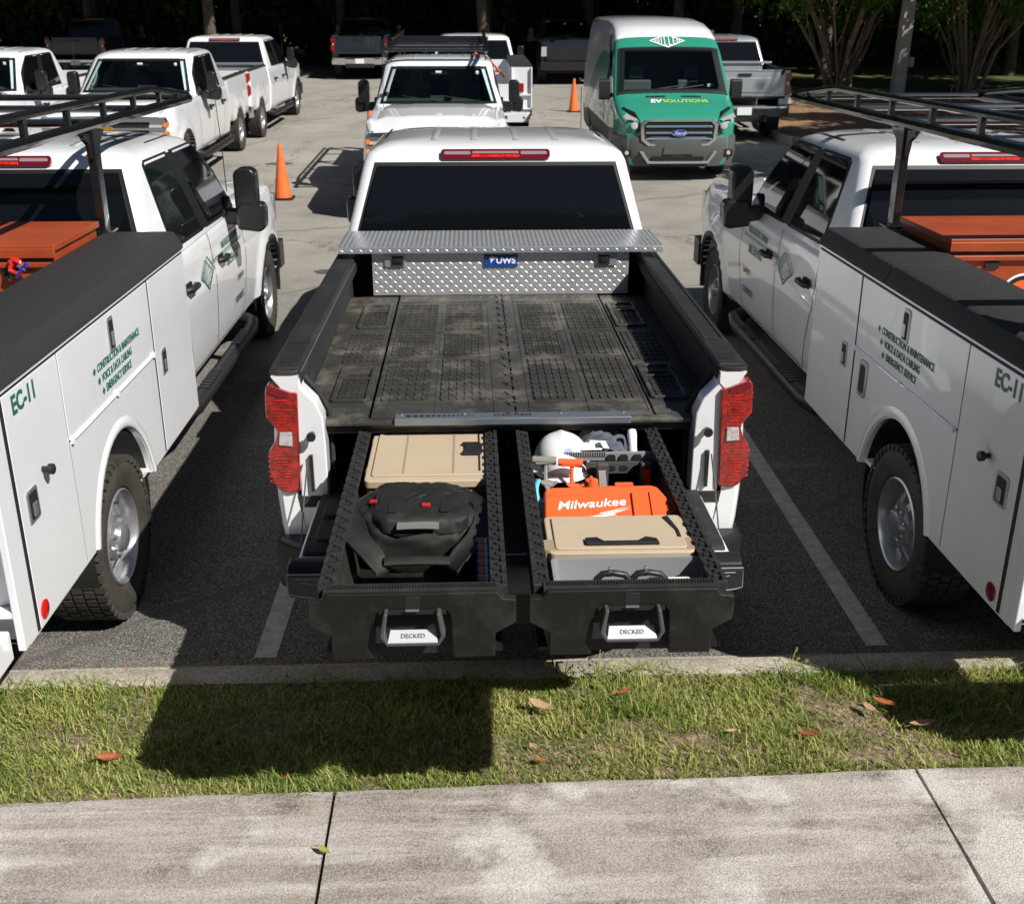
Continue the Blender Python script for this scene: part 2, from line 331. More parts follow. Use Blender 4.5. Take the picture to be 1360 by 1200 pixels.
# verge and sidewalk: the sidewalk edge runs at a slight angle
def sw(x): return -.825 + .02 * x + .004 * math.sin(x * 5)
mb = MB(); n = 90
mb.rows([[( -9 + 18 * i / n, -.09 + (sw(-9 + 18 * i / n) - .03 + .09) * t, .072 + .02 * mnoise.noise((i * .7, t * 4, 0))) for i in range(n + 1)] for t in [k / 14 for k in range(15)]], False, False)
tag(mb.build('soil', M['soil'], smooth=60), kind='structure')
swk = tag(empty('sidewalk'), kind='structure')
jx = [-9, -7.2, -4.97, -2.75, -.535, 1.675, 3.9, 6.1, 9]
for i in range(len(jx) - 1):
    mb = MB(); a, b = jx[i] + .007, jx[i + 1] - .007; n = 26; tilt = random.uniform(-.003, .003)
    def jit(x, s): return x
    top = []
    for yy in [0, .02, .05, .3, .6, 1.0, 1.5, 2.2]:
        row = []
        for k in range(n + 1):
            t = k / n; x = a + (b - a) * t; e = min(t, 1 - t)
            z = .1 + tilt * (t - .5) - (.006 if e == 0 or yy == 0 else 0); y = sw(x) - yy + (.006 * mnoise.noise((x * 9, 3, 0)) if yy == 0 else 0)
            xx = x + (.005 * mnoise.noise((yy * 9, i * 5 + t * 9, 2)) if e == 0 else 0) - .022 * yy * (x / 3)
            row.append((xx, y, z))
        top.append(row)
    top = [[(p[0], p[1] , -.02) for p in top[0]]] + top
    mb.rows(top, False, False)
    for side in (0, -1): 
        r = [t[side] for t in top[1:]]; mb.rows([r, [(p[0], p[1], 0) for p in r]], False, False)
    mb.build('slab', M['concrete'], swk, smooth=50)
sheet('joint_bed', -9, 9, [-3.0, -.9], lambda y: .055, M['soil'])
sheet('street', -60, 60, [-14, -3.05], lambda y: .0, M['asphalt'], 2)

# ------------------------------------------------------------------ grass
def blades(name, n, area, hrange, wd, m, label, cat, parent=None, dens=None, clump=.35):
    P = []; 
    tries = 0
    while len(P) < n and tries < n * 6:
        tries += 1
        x, y = area()
        if dens and RNG.random() > dens(x, y): continue
        P.append((x, y))
    P = np.array(P); n = len(P)
    ang = RNG.random(n) * 2 * np.pi; h = hrange[0] + (hrange[1] - hrange[0]) * RNG.random(n) ** 2.2
    cn = np.array([mnoise.noise((p[0] * 2.2, p[1] * 2.2, 9)) for p in P]); h *= 1 + clump * cn * 2; lean = (.25 + RNG.random(n) * 1.0) * h
    la = RNG.random(n) * 2 * np.pi; dx, dy = np.cos(la), np.sin(la); w2 = wd * (.6 + .8 * RNG.random(n)) / 2
    sx, sy = -dy * w2, dx * w2; z0 = np.full(n, .07)
    V = np.zeros((n, 7, 3))
    for k, (t, ww) in enumerate(((0, 1), (.4, .9), (.75, .6))):
        off = lean * t ** 1.8; zz = z0 + h * (t - .18 * t * t)
        V[:, 2 * k] = np.stack([P[:, 0] + dx * off - sx * ww, P[:, 1] + dy * off - sy * ww, zz], 1)
        V[:, 2 * k + 1] = np.stack([P[:, 0] + dx * off + sx * ww, P[:, 1] + dy * off + sy * ww, zz], 1)
    V[:, 6] = np.stack([P[:, 0] + dx * lean, P[:, 1] + dy * lean, z0 + h * .84], 1)
    base = np.arange(n)[:, None] * 7
    q = np.concatenate([base + [0, 1, 3, 2], base + [2, 3, 5, 4]], 1).reshape(-1, 4); t = (base + [4, 5, 6]).reshape(-1, 3)
    me = bpy.data.meshes.new(name); me.vertices.add(n * 7); me.vertices.foreach_set('co', V.ravel())
    loops = np.concatenate([q.ravel(), t.ravel()]); me.loops.add(len(loops)); me.loops.foreach_set('vertex_index', loops)
    st = np.concatenate([np.arange(len(q)) * 4, len(q) * 4 + np.arange(len(t)) * 3]); me.polygons.add(len(st)); me.polygons.foreach_set('loop_start', st)
    me.update(calc_edges=True)
    tint = np.clip(.38 + .42 * RNG.standard_normal(n) * .8 + .25 * np.array([mnoise.noise((p[0] * 3.1, p[1] * 4, 3)) for p in P]) * 2, 0, 1)
    at = me.attributes.new('tint', 'FLOAT', 'POINT'); at.data.foreach_set('value', np.repeat(tint, 7))
    me.materials.append(m); o = obj(name, me); tag(o, label, cat, kind='stuff'); return o
def garea():
    x = RNG.uniform(-4.4, 4.6); return x, RNG.uniform(sw(x) - .012 + .03 * mnoise.noise((x * 7, 1, 0)), -.055 + .05 * mnoise.noise((x * 5, 0, 0)))
def gdens(x, y):
    d = .95
    nn = mnoise.noise((x * 1.7, y * 3.5, 1)); edge = (y - sw(x))
    if x > .6: d -= max(0, .75 - edge * 1.5) * max(0, min(1, (x - .3) / 1.2)) * (.7 + nn)
    d -= .9 * max(0, nn); d -= 1.2 * max(0, mnoise.noise((x * 6, y * 8, 4)) - .1); return max(.06, d)
blades('grass', 125000, garea, (.010, .062), .0042, M['grass'], 'sunlit green and straw grass growing on the verge between kerb and sidewalk', 'grass', dens=gdens)
# dry litter among the grass
mb = MB()
for i in range(2600):
    x, y = garea(); a = random.random() * 6.28; l = random.uniform(.008, .03); z = .085 + random.random() * .012
    if x < .3 and random.random() < .6: continue
    mb.add([(x, y, z), (x + l * math.cos(a), y + l * math.sin(a), z + .004), (x + l * math.cos(a) + .003, y + l * math.sin(a) + .004, z), (x + .003, y + .003, z - .002)], [(0, 1, 2, 3)])
tag(mb.build('grass_litter', M['leaft'], smooth=0), 'dry straw and leaf bits lying in the thin grass', 'litter', kind='stuff')
# tall seeding weeds by the kerb
for (x, y, s, lab) in ((.52, -.14, 1.35, 'tall arching weed stems in front of the right drawer'), (.38, -.12, .8, 'short weed tuft left of the arching stems by the kerb'), (.66, -.11, .8, 'weed tuft with seed heads right of the arching stems'), (1.36, -.14, .75, 'single small seeding weed by the kerb near the right stall line'), (2.2, -.30, .8, 'broad weed tuft in the shade edge at the right')):
    mb = MB()
    for k in range(7):
        a = random.random() * 6.28; h = s * random.uniform(.09, .2); l = h * random.uniform(.2, .7)
        pts = [(l * (t ** 2) * math.cos(a), l * (t ** 2) * math.sin(a), h * (t - .25 * t * t)) for t in (0, .3, .6, .85, 1)]
        mb.tube(pts, [.0022, .002, .0017, .0014, .001], 4)
        p = pts[-1]
        for j in range(4): mb.box((p[0] + random.uniform(-.006, .006), p[1], p[2] + random.uniform(-.012, .004)), (.004, .004, .007))
    me = mb.mesh('weed', M['grass'], 0); at = me.attributes.new('tint', 'FLOAT', 'POINT'); at.data.foreach_set('value', [.75] * len(me.vertices))
    tag(obj('weed', me, None, (x, y, .075)), lab, 'weed', 'weeds by the kerb')
# fallen leaves
def leaf(x, y, z, s, rot, m, lab, curl=.3, asp=.42):
    mb = MB(); rows = []
    for i in range(9):
        t = i / 8; wd = math.sin(math.pi * min(1, t * 1.02 + .01)) ** .8 * asp * s / 2
        rows.append([(s * (t - .5), wd * k / 2, curl * s * ((k / 2) ** 2 * .35 + (t - .5) ** 2 * .7) * (1 if wd > 0 else 1) + .001 * math.sin(i * 2 + k)) for k in (-2, -1, 0, 1, 2)])
    mb.rows(rows, False, False)
    mb.tube([(s * -.5, 0, curl * s * .17), (s * -.68, .004, curl * s * .1)], .0012, 4)
    o = mb.build('fallen_leaf', M[m], None, (x, y, z), (random.uniform(-.25, .25), random.uniform(-.2, .2), rot)); so_ = o.modifiers.new('solid', 'SOLIDIFY'); so_.thickness = .0008
    tag(o, lab, 'leaf', 'fallen leaves')
for a in ((-1.43, -.62, .105, .10, .2, 'leafb', 'rust brown leaf lying on grass left of the drawer shadow'),
          (-.72, -.75, .10, .05, 1, 'leafb', 'small brown leaf in grass just above the sidewalk joint'),
          (.26, -.36, .12, .12, -.5, 'leaft', 'large tan leaf on grass right of the drawer shadow'),
          (.24, -.69, .10, .05, 0, 'leafb', 'small rust leaf near the sidewalk edge, below the big tan leaf'),
          (.22, -.60, .10, .05, 2.4, 'leaft', 'small pale leaf between the big tan leaf and the sidewalk'),
          (.62, -.27, .12, .07, .3, 'leafb', 'orange brown leaf in long grass in front of the right drawer'),
          (1.32, -.58, .11, .085, -.4, 'leafb', 'bright rust leaf lying in thin grass at middle right'),
          (1.02, -.53, .10, .05, .2, 'leaft', 'pale folded leaf left of the bright rust leaf'),
          (1.69, -.39, .12, .10, -.35, 'leafb', 'orange curled leaf beside a tan one at upper right of the verge'),
          (1.62, -.42, .115, .08, -1.0, 'leaft', 'tan curled leaf touching the orange curled one'),
          (1.80, -.53, .11, .11, .1, 'leaft', 'flat tan leaf on bare soil at right'),
          (1.36, -.80, .104, .03, .1, 'leaft', 'tiny tan leaf at the sidewalk edge below the rust leaf'),
          (-1.36, .14, .012, .045, .1, 'leafg', 'yellow leaf lying in the gutter left of the drawers'),
          (-1.60, .15, .012, .035, .9, 'leafb', 'small brown leaf in the gutter left of the yellow one'),
          (-.535, -1.17, .112, .055, -.5, 'leafg', 'green yellow leaf caught on the sidewalk joint')): leaf(*a)

# ------------------------------------------------------------------ wheels
def tyre_mesh():
    mb = MB(); r, wd = .402, .27; h = wd / 2
    prof = [(.235, -h * .72), (.25, -h * .86), (.31, -h), (.355, -h * .98), (.385, -h * .88), (.395, -h * .78), (.396, h * .78), (.385, h * .88), (.355, h * .98), (.31, h), (.25, h * .86), (.235, h * .72)]
    mb.lathe(prof, 'x', n=48, cap=False)
    n = 44
    for k in range(n):
        for j, xx in enumerate((-.108, -.055, 0, .055, .108)):
            a = 2 * math.pi * (k + (.5 if j % 2 else 0)) / n; Mx = Matrix.Rotation(a, 4, 'X')
            mb.box((xx, 0, .398), (.045, .042, .014), 0, Mx)
        a = 2 * math.pi * k / n
        for s in (-1, 1): mb.box((s * .127, 0, .384), (.012, .028, .022), 0, Matrix.Rotation(a, 4, 'X'))
    return mb.mesh('tyre', M['rubber'], 30)
def rim_mesh():
    mb = MB()
    mb.lathe([(.236, -.09), (.236, .09), (.240, .112), (.232, .118), (.222, .108), (.215, .07), (.205, .02)], 'x', n=40, cap=False)
    mb.lathe([(.205, .015), (.19, .0), (.0, .0)], 'x', n=32, m=1)
    for k in range(8):
        Mx = Matrix.Rotation(2 * math.pi * k / 8, 4, 'X')
        mb.add([(.03, -.036, .214), (.03, .036, .214), (.055, .022, .17), (.085, .020, .105), (.085, -.020, .105), (.055, -.022, .17), (.0, -.036, .214), (.0, .036, .214), (.0, .03, .1), (.0, -.03, .1)],
               [(0, 1, 2, 5), (5, 2, 3, 4), (0, 5, 4, 9, 6), (1, 7, 8, 3, 2), (4, 3, 8, 9)], 0, Mx)
        mb.lathe([(.011, .085), (.011, .108), (.006, .112)], 'x', (0, 0, 0), 6, 0, Mx @ Matrix.Translation((0, .082 * 0, .083)))
    mb.lathe([(.115, .07), (.112, .088), (.075, .094), (.066, .12), (.05, .13), (.0, .132)], 'x', n=24)
    return mb.mesh('rim', [M['rim'], M['seam']], 35)
def wheel(parent, x, y, z=.40):
    e = empty('wheel', (x, y, z), (random.random() * 6, 0, 0 if x > 0 else math.pi), parent)
    if x < 0: e.rotation_euler = (random.random() * 6, 0, 0); 
    s = 1 if x > 0 else -1
    t = obj('tyre', cached('tyre', tyre_mesh), e); rm = obj('rim', cached('rim', rim_mesh), e); rm.rotation_euler = (0, 0, 0 if s > 0 else math.pi)
    e.rotation_euler = (random.random() * 6, 0, 0)
    return e

# ------------------------------------------------------------------ pickup cab (y = 0 at the back of the cab, nose at 4.4)
WY = 3.55; NOSE = 4.42
def flare(y, z, wy):
    d = math.hypot(y - wy, z - .44); return .035 * math.exp(-((d - .53) / .07) ** 2) if z < 1.1 else 0
SIDE = [(.44, .93), (.50, .985), (.62, 1.005), (.78, 1.018), (.92, 1.028), (1.06, 1.03), (1.12, 1.015), (1.22, 1.008), (1.30, .995), (1.36, .972)]
def side_x(y, z):
    x = lerp(SIDE, z); t = max(0, y - 3.9) / (NOSE - 3.9); x *= 1 - .09 * t ** 2.2
    return x + flare(y, z, WY)
def cab_body():
    mb = MB(); ys = [0, .02] + [.15 * i for i in range(1, 17)] + [2.5 + .06 * i for i in range(0, 31)] + [NOSE - .03, NOSE]
    ys = sorted(set(round(y, 3) for y in ys if y <= NOSE)); rows = []
    for y in ys:
        nose = max(0, (y - 4.0) / (NOSE - 4.0)); ins = .02 if y == 0 else (.05 if y == NOSE else 0)
        zt = lerp([(0, 1.365), (2.35, 1.365), (2.6, 1.40), (3.3, 1.395), (4.0, 1.35), (NOSE, 1.24)], y); zc = lerp([(0, 1.365), (2.35, 1.365), (2.7, 1.44), (3.3, 1.445), (4.0, 1.395), (NOSE, 1.25)], y)
        half = [(0, .46), (.85, .44)]
        for z in (.44, .50, .56, .62, .70, .78, .85, .92, .99, 1.06, 1.12, 1.18, 1.24, 1.30, 1.34):
            zz = z if z < 1.2 else 1.2 + (z - 1.2) * (zt - 1.2 - .02) / .14 if zt < 1.36 else z
            half.append((side_x(y, z) - ins, zz))
        half += [(.955 - ins - .05 * nose, zt - .005), (.92 - .05 * nose, zt + .005), (.84, zt - .012 * (y > 2.5)), (.70, zc - .01), (.45, zc - .012 if y > 2.5 else zc), (.36, zc), (0, zc)]
        rows.append([(x, y, z) for x, z in half] + [(-x, y, z) for x, z in half[-2:0:-1]])
    mb.rows(rows, True, True)
    me = mb.mesh('cab_body', M['white'], 30)
    cs = []
    for s in (-1, 1):
        c = MB(); c.lathe([(.475, s * .60), (.475, s * 1.3)], 'x', (0, WY, .43), 36); cs.append(c)
        c2 = MB(); c2.box((s * .95, WY, .2), (.7, .95, .46)); cs.append(c2)
    return cut(me, cs)
GH = [(1.35, .985, .03, 2.60, .08), (1.43, .968, .06, 2.50, .10), (1.93, .846, .30, 1.92, .13), (1.975, .825, .34, 1.84, .16), (2.005, .78, .40, 1.75, .18), (2.03, .70, .52, 1.62, .2), (2.045, .48, .75, 1.4, .2)]
def gh(z):
    return tuple(lerp([(r[0], r[i]) for r in GH], z) for i in (1, 2, 3))
def greenhouse():
    mb = MB(); rows = []
    for (z, hw, yr, yf, rc) in GH:
        row = []
        for (sx, front, a0, r) in ((1, 1, 0, rc * 1.5), (-1, 1, 90, rc * 1.5), (-1, 0, 180, rc * .6), (1, 0, 270, rc * .6)):
            for k in range(7):
                a = R(a0 + 15 * k); cx = sx * (hw - r); cy = (yf - r) if front else (yr + r)
                row.append((cx + r * math.cos(a), cy + r * math.sin(a), z))
        # bow the front and the rear a little
        row = [(x, y + (.05 * (1 - (x / hw) ** 2) if y > 1.2 else -.012 * (1 - (x / hw) ** 2) if y < .6 else 0), z2) for x, y, z2 in row]
        rows.append(row)
    mb.rows(rows, True, True)
    nr = len(rows[0]); keepf = []
    for f_ in mb.f:
        c_ = [mb.v[k_] for k_ in f_]
        if len(f_) == 4 and all(1.42 < p_[2] < 1.94 for p_ in c_) and min(p_[1] for p_ in c_) > 1.2 and max(p_[0] for p_ in c_) > .5 and min(p_[0] for p_ in c_) < -.5: keepf.append(0)
        else: keepf.append(1)
    mb.f = [f_ for f_, q_ in zip(mb.f, keepf) if q_]; mb.m = [0] * len(mb.f)
    return mb.mesh('cab_roof', M['white'], 50)
def panel_on(fn, poly, th=.006, m=0, mb=None):        # polygon lofted on a surface fn(u,v)->point, normal by out
    pass
def side_glass(sgn, pts, off=.004):
    # pts (y,z) list -> polygon on the cab side
    mb = MB(); vs = [(sgn * (gh(z)[0] + off), y, z) for y, z in pts]; vs2 = [(sgn * (gh(z)[0] - .02), y, z) for y, z in pts]; n = len(pts)
    mb.add(vs + vs2, [tuple(range(n))] + [(i, (i + 1) % n, n + (i + 1) % n, n + i) for i in range(n)])
    return mb
def front_glass(grow=0, off=.008, rear=False, z0=None, z1=None, w0=None, w1=None, frame=False):
    mb = MB(); z0 = z0 or 1.44; z1 = z1 or 1.905; rows = []
    VS = [0, .07, .25, .5, .75, .93, 1] if frame else [q / 6 for q in range(7)]; US = ([-1, -.95, -.8, -.7, -.55, -.4, -.25, -.12, 0, .12, .25, .4, .55, .7, .8, .95, 1] if frame else [k / 8 - 1 for k in range(17)])
    for i in range(7):
        z = z0 - grow + (z1 + grow - (z0 - grow)) * VS[i]; hw, yr, yf = gh(z); t = (z - 1.44) / .475; wd = (w0 + (w1 - w0) * t) + grow; row = []
        rc = lerp([(q[0], q[4]) for q in GH], z) * (.6 if rear else 1.5)
        for k in range(17):
            x = wd * US[k]; dd = max(0, abs(x) - (hw - rc)); arc = rc - math.sqrt(max(0, rc * rc - dd * dd)); y = (yr - .012 * (1 - (x / hw) ** 2) - off + arc - (.020 * (1 - (2 * i / 6 - 1) ** 2) if grow == 0 else 0)) if rear else (yf + .05 * (1 - (x / hw) ** 2) + off * 1.4 - arc)
            row.append((x, y, z))
        rows.append(row)
    mb.rows(rows, False, False)
    if frame: q_ = [(i, k) for i in range(6) for k in range(16)]; kf = [i in (0, 5) or k in (0, 15) for i, k in q_]; mb.f = [f for f, z_ in zip(mb.f, kf) if z_]; mb.m = [0] * len(mb.f)
    back = [[(p[0], p[1] + (.045 if rear else -.03), p[2]) for p in r] for r in rows]
    for e in (0, -1): mb.rows([rows[e], back[e]], False, False)
    for e in (0, -1): mb.rows([[r[e] for r in rows], [r[e] for r in back]], False, False)
    return mb
RW = [(.52, 1.415), (1.30, 1.405), (1.05, 1.925), (.56, 1.925), (.50, 1.90)]
FW = [(1.46, 1.405), (2.34, 1.39), (2.36, 1.42), (2.10, 1.68), (1.80, 1.90), (1.74, 1.925), (1.18, 1.925)]
def grow_poly(p, d):
    cx = sum(a for a, b in p) / len(p); cz = sum(b for a, b in p) / len(p); out = []
    for a, b in p:
        v = Vector((a - cx, b - cz)); out.append((a + d * (1 if v.x > 0 else -1) * 1.2, b + d * (1 if v.y > 0 else -1)))
    return out
def seam_strip(pts, wd=.009, off=.0025):              # thin dark gap following the cab side, pts (y,z)
    mb = MB()
    P = []
    for (a, b) in zip(pts, pts[1:]):
        n = max(1, int(math.hypot(b[0] - a[0], b[1] - a[1]) / .06))
        for i in range(n): P.append((a[0] + (b[0] - a[0]) * i / n, a[1] + (b[1] - a[1]) * i / n))
    P.append(pts[-1])
    for s in (-1, 1):
        rows = []
        for i, (y, z) in enumerate(P):
            q = P[min(i + 1, len(P) - 1)]; o = P[max(i - 1, 0)]; d = Vector((q[0] - o[0], q[1] - o[1])).normalized(); nn = Vector((-d.y, d.x)) * wd / 2
            rows.append([(s * (side_x(y + nn.x * k, min(z + nn.y * k, 1.34)) + off), y + nn.x * k, z + nn.y * k) for k in (-1, 1)])
        mb.rows(rows, False, False)
    return mb
def mirror_mesh(s):
    mb = MB()
    mb.prism(rrect(.085, .170, .06, 5, 1.175, 1.560), 'y', 1.95, 2.12)
    mb.prism([(1.10, 1.27), (1.27, 1.25), (1.315, 1.28), (1.32, 1.42), (1.30, 1.47), (1.14, 1.48), (1.10, 1.44)], 'y', 1.93, 2.09)
    mb.prism([(.95, 1.30), (1.15, 1.27), (1.15, 1.40), (.95, 1.42)], 'y', 2.06, 2.15); mb.prism([(1.95, 1.36), (2.35, 1.34), (2.30, 1.42), (2.22, 1.50)], 'x', .955, 1.0)
    if s < 0: mb.v = [(-x, y, z) for x, y, z in mb.v]
    return mb.mesh('side_mirror', M['mirror_black'], 50)
def cab(root, oy, paint='white', front='new', steps=True, logo=True, glass='glass', detail=True):
    L = (0, oy, 0)
    def P(name, key, fn, m=None, **k): 
        o = obj(name, cached(key, fn), root, L, **k)
        if m: 
            o.material_slots[0].link = 'OBJECT'; o.material_slots[0].material = M[m]
        return o
    P('body', 'cabbody', cab_body, paint); P('cab_roof', 'gh', greenhouse, paint)
    P('window_seal', 'sealR', lambda: front_glass(.022, .0035, True, w0=.885, w1=.755).mesh('seal', M['seal']))
    P('rear_window', 'rw', lambda: front_glass(0, .007, True, w0=.885, w1=.755).mesh('rear_window', M['glass']))
    P('window_seal', 'sealF', lambda: front_glass(.02, .004, False, w0=.875, w1=.725, frame=True).mesh('seal', M['seal']))
    P('windshield', 'ws' + glass, lambda: front_glass(0, .008, False, w0=.875, w1=.725).mesh('windshield', M['cglass']))
    def seats():
        mb = MB()
        for x in (-.40, .40):
            mb.box((x, 1.05, 1.50), (.50, .14, .26)); mb.box((x, 1.07, 1.70), (.24, .09, .17))
        mb.box((0, .42, 1.48), (1.4, .12, .22))
        for x in (-.45, .45): mb.box((x, .42, 1.64), (.24, .08, .12))
        return mb.mesh('seat', M['seat'])
    P('seat', 'seats', seats, bevel=.03)
    def dash():
        mb = MB(); mb.prism([(1.70, 1.368), (1.78, 1.44), (2.30, 1.435), (2.42, 1.368)], 'x', -.86, .86); mb.box((-.0, 1.80, 1.45), (.30, .10, .05)); return mb.mesh('dashboard', M['dash'])
    da = P('dashboard', 'dash', dash)
    def wheel_():
        mb = MB(); mb.tube([(-.40 + .18 * math.cos(R(24 * k)), 1.66 - .05 * math.sin(R(24 * k)), 1.47 + .17 * math.sin(R(24 * k))) for k in range(16)], .015, 6, cap=False); mb.box((-.40, 1.66, 1.46), (.30, .03, .04)); return mb.mesh('steering_wheel', M['black'])
    P('steering_wheel', 'stw', wheel_)
    def mir_():
        mb = MB(); mb.box((0, 1.98, 1.84), (.26, .03, .07)); mb.tube([(0, 1.99, 1.86), (0, 2.0, 1.92)], .01, 5); return mb.mesh('rear_view_mirror', M['black'])
    P('rear_view_mirror', 'rvm', mir_, bevel=.01)
    def grab():
        mb = MB()
        for s_ in (-1, 1): mb.tube([(s_ * .82, 2.20, 1.50), (s_ * .79, 2.12, 1.56), (s_ * .77, 2.02, 1.68), (s_ * .78, 1.98, 1.74)], .018, 6)
        return mb.mesh('grab_handle', M['trimlt'])
    P('grab_handle', 'grab', grab)
    def wip():
        mb = MB()
        for x0 in (-.62, -.02):
            P_ = []
            for q in range(6):
                x = x0 + .58 * q / 5; z = 1.455 + .016 * q; hw_, yr_, yf_ = gh(z); P_.append((x, yf_ + .05 * (1 - (x / hw_) ** 2) + .03, z))
            mb.tube(P_, .007, 5)
        return mb.mesh('wiper', M['black'])
    P('wiper', 'wip', wip)
    def stk():
        mb = MB(); mb.box((0, gh(1.85)[2] + .062, 1.85), (.09, .004, .035)); mb.box((-.60, gh(1.84)[2] + .038, 1.84), (.045, .004, .05)); return mb.mesh('sticker', M['paper'])
    P('sticker', 'stk', stk).rotation_euler = (0, 0, 0)
    for s in (-1, 1):
        for nm, pl in (('r', RW), ('f', FW)):
            P('window_seal', 'ss%s%d' % (nm, s), lambda: side_glass(s, grow_poly(pl, .026), .003).mesh('seal', M['seal'], 0))
            P('side_window', 'sg%s%d' % (nm, s), lambda: side_glass(s, pl, .006).mesh('side_window', M['glass'], 0))
        P('window_seal', 'bp%d' % s, lambda: side_glass(s, [(1.28, 1.39), (1.49, 1.39), (1.21, 1.94), (1.03, 1.94)], .0085).mesh('pillar', M['seal'], 0))
        P('side_mirror', 'mir%d' % s, lambda: mirror_mesh(s), bevel=.022, seg=3)
    P('door_seam', 'seams', lambda: (lambda a, b: (a.add(b.v, b.f), a)[1])(seam_strip([(2.50, 1.33), (2.50, .9), (2.42, .52)]), seam_strip([(1.40, 1.35), (1.38, .9), (1.40, .52)])).mesh('seam', M['seam'], 0))
    P('door_seam', 'seams2', lambda: seam_strip([(.47, 1.35), (.42, 1.0), (.55, .75), (.62, .52), (2.42, .52)]).mesh('seam', M['seam'], 0))
    def handle(s):
        mb = MB()
        for y in (.62, 1.62):
            mb.prism([(y + a, 1.115 + b) for a, b in rrect(.085, .034, .03, 3)], 'x', s * (side_x(y, 1.1) - .01), s * (side_x(y, 1.1) + .004))
            mb.tube([(s * 1.03, y - .10, 1.115), (s * 1.062, y - .075, 1.122), (s * 1.066, y + .06, 1.122), (s * 1.04, y + .10, 1.12)], [.018, .024, .022, .016], 8)
        return mb
    for s in (-1, 1): P('door_handle', 'hd%d' % s, lambda: handle(s).mesh('door_handle', M['black'], 50))
    def archtrim():
        mb = MB()
        for s in (-1, 1):
            rows = []
            for k in range(23):
                a = R(-12 + 204 * k / 22); rr = []
                for (r, dx) in ((.474, -.05), (.474, .012), (.500, .016), (.520, .001)):
                    y = WY + r * math.cos(a); z = .43 + r * math.sin(a); rr.append((s * (side_x(y, max(z, .5)) + dx), y, z))
                rows.append(rr)
            mb.rows(rows, False, False)
        return mb.mesh('arch_trim', M['black'], 50)
    P('arch_trim', 'archtrim', archtrim)
    def chassis():
        mb = MB(); mb.box((0, 1.7, .42), (1.5, 4.9, .16)); mb.box((0, WY, .72), (1.15, 1.0, .5)); mb.box((0, 1.3, .46), (1.8, 2.3, .06)); return mb.mesh('chassis', M['seam'], 0)
    P('chassis', 'chas', chassis)
    def brake():
        mb = MB(); mb.prism(rrect(.35, .036, .022, 4), 'z', 0, .028); return mb.mesh('brake_light', M['brake'], 40)
    b = P('brake_light', 'brk', brake); b.location = (0, oy + .33, 1.958); b.rotation_euler = (R(50), 0, 0)
    def brk2():
        mb = MB()
        for s in (-1, 1): mb.prism(rrect(.085, .012, .011, 3, s * .245, .006), 'z', .028, .031)
        mb.prism(rrect(.15, .008, .007, 2, 0, .010), 'z', .028, .0305); return mb.mesh('lens', M['clear'], 40)
    obj('clear_lens', cached('brk2', lambda: (lambda m_: (m_.materials.clear(), m_.materials.append(M['brakelens']), m_)[2])(brk2())), b)
    obj('red_reflector', cached('brk3', lambda: (lambda q: (q.prism(rrect(.155, .010, .008, 2, 0, -.016), 'z', .028, .0305), q)[1])(MB()).mesh('r', M['redrib'])), b)
    def roofstrips():
        mb = MB()
        for s in (-1, 1): mb.rows([[(s * (.745 + dx), y, lerp([(.5, 2.010), (.7, 2.02), (1.6, 2.018), (1.72, 2.004)], y) + .002) for dx in (-.008, .008)] for y in (.95, 1.1, 1.3, 1.5, 1.62, 1.70)], False, False)
        return mb.mesh('roof_trim', M['seal'], 0)
    P('roof_trim', 'rst', roofstrips)
    def ribs():
        mb = MB()
        for x in (-.40, -.14, .14, .40): 
            mb.rows([[(x + dx, y, lerp([(.5, 2.024), (.75, 2.044), (1.4, 2.044), (1.62, 2.029)], y) + h) for dx, h in ((-.03, -.004), (-.02, .006), (.02, .006), (.03, -.004))] for y in (.58, .66, .9, 1.2, 1.42, 1.55)], False, False)
        return mb.mesh('roof_rib', M['white'], 60)
    P('roof_rib', 'ribs', ribs, paint)
    def ant():
        mb = MB(); mb.tube([(.80, 3.05, 1.41), (.80, 3.02, 1.8), (.79, 2.96, 2.25)], [.005, .004, .003], 5); return mb.mesh('antenna', M['black'])
    P('antenna', 'ant', ant)
    if steps:
        def st(s):
            mb = MB(); mb.tube([(s * .90, .05, .44), (s * 1.03, .10, .40), (s * 1.06, .3, .39), (s * 1.06, 2.3, .39), (s * 1.03, 2.5, .40), (s * .90, 2.55, .44)], .058, 12)
            for y in (.75, 1.85):
                for k in range(7): mb.box((s * 1.065, y - .2 + k * .065, .446), (.075, .035, .012))
            return mb.mesh('running_board', M['black'], 50)
        for s in (-1, 1): P('running_board', 'st%d' % s, lambda: st(s))
    if front == 'new':
        def fr():
            mb = MB(); mb.box((0, NOSE + .02, .98), (1.55, .10, .42)); mb.box((0, NOSE + .06, .60), (1.98, .22, .26)); return mb.mesh('grille', M['black'], 30)
        P('grille', 'grn', fr)
        def hl():
            mb = MB()
            for s in (-1, 1): mb.box((s * .86, NOSE + .0, 1.05), (.20, .12, .30))
            return mb.mesh('headlight', M['clear'], 30)
        P('headlight', 'hln', hl)
    else:
        def gr1():
            mb = MB(); mb.prism([(-.66, .88), (.66, .88), (.70, 1.18), (-.70, 1.18)], 'y', NOSE - .04, NOSE + .02); return mb.mesh('grille', M['black'], 30)
        gg = P('grille', 'gro', gr1)
        def gr2():
            mb = MB()
            mb.prism([(-.97, 1.145), (.97, 1.145), (.93, 1.215), (.2, 1.235), (-.2, 1.235), (-.93, 1.215)], 'y', NOSE - .05, NOSE + .05)
            for z in (.90, 1.02): mb.prism([(-.94, z), (.94, z), (.95, z + .045), (-.95, z + .045)], 'y', NOSE - .05, NOSE + .045)
            return mb.mesh('grille_bar', M['chrome'], 30)
        obj('grille_bar', cached('gro2', gr2), gg, bevel=.008)
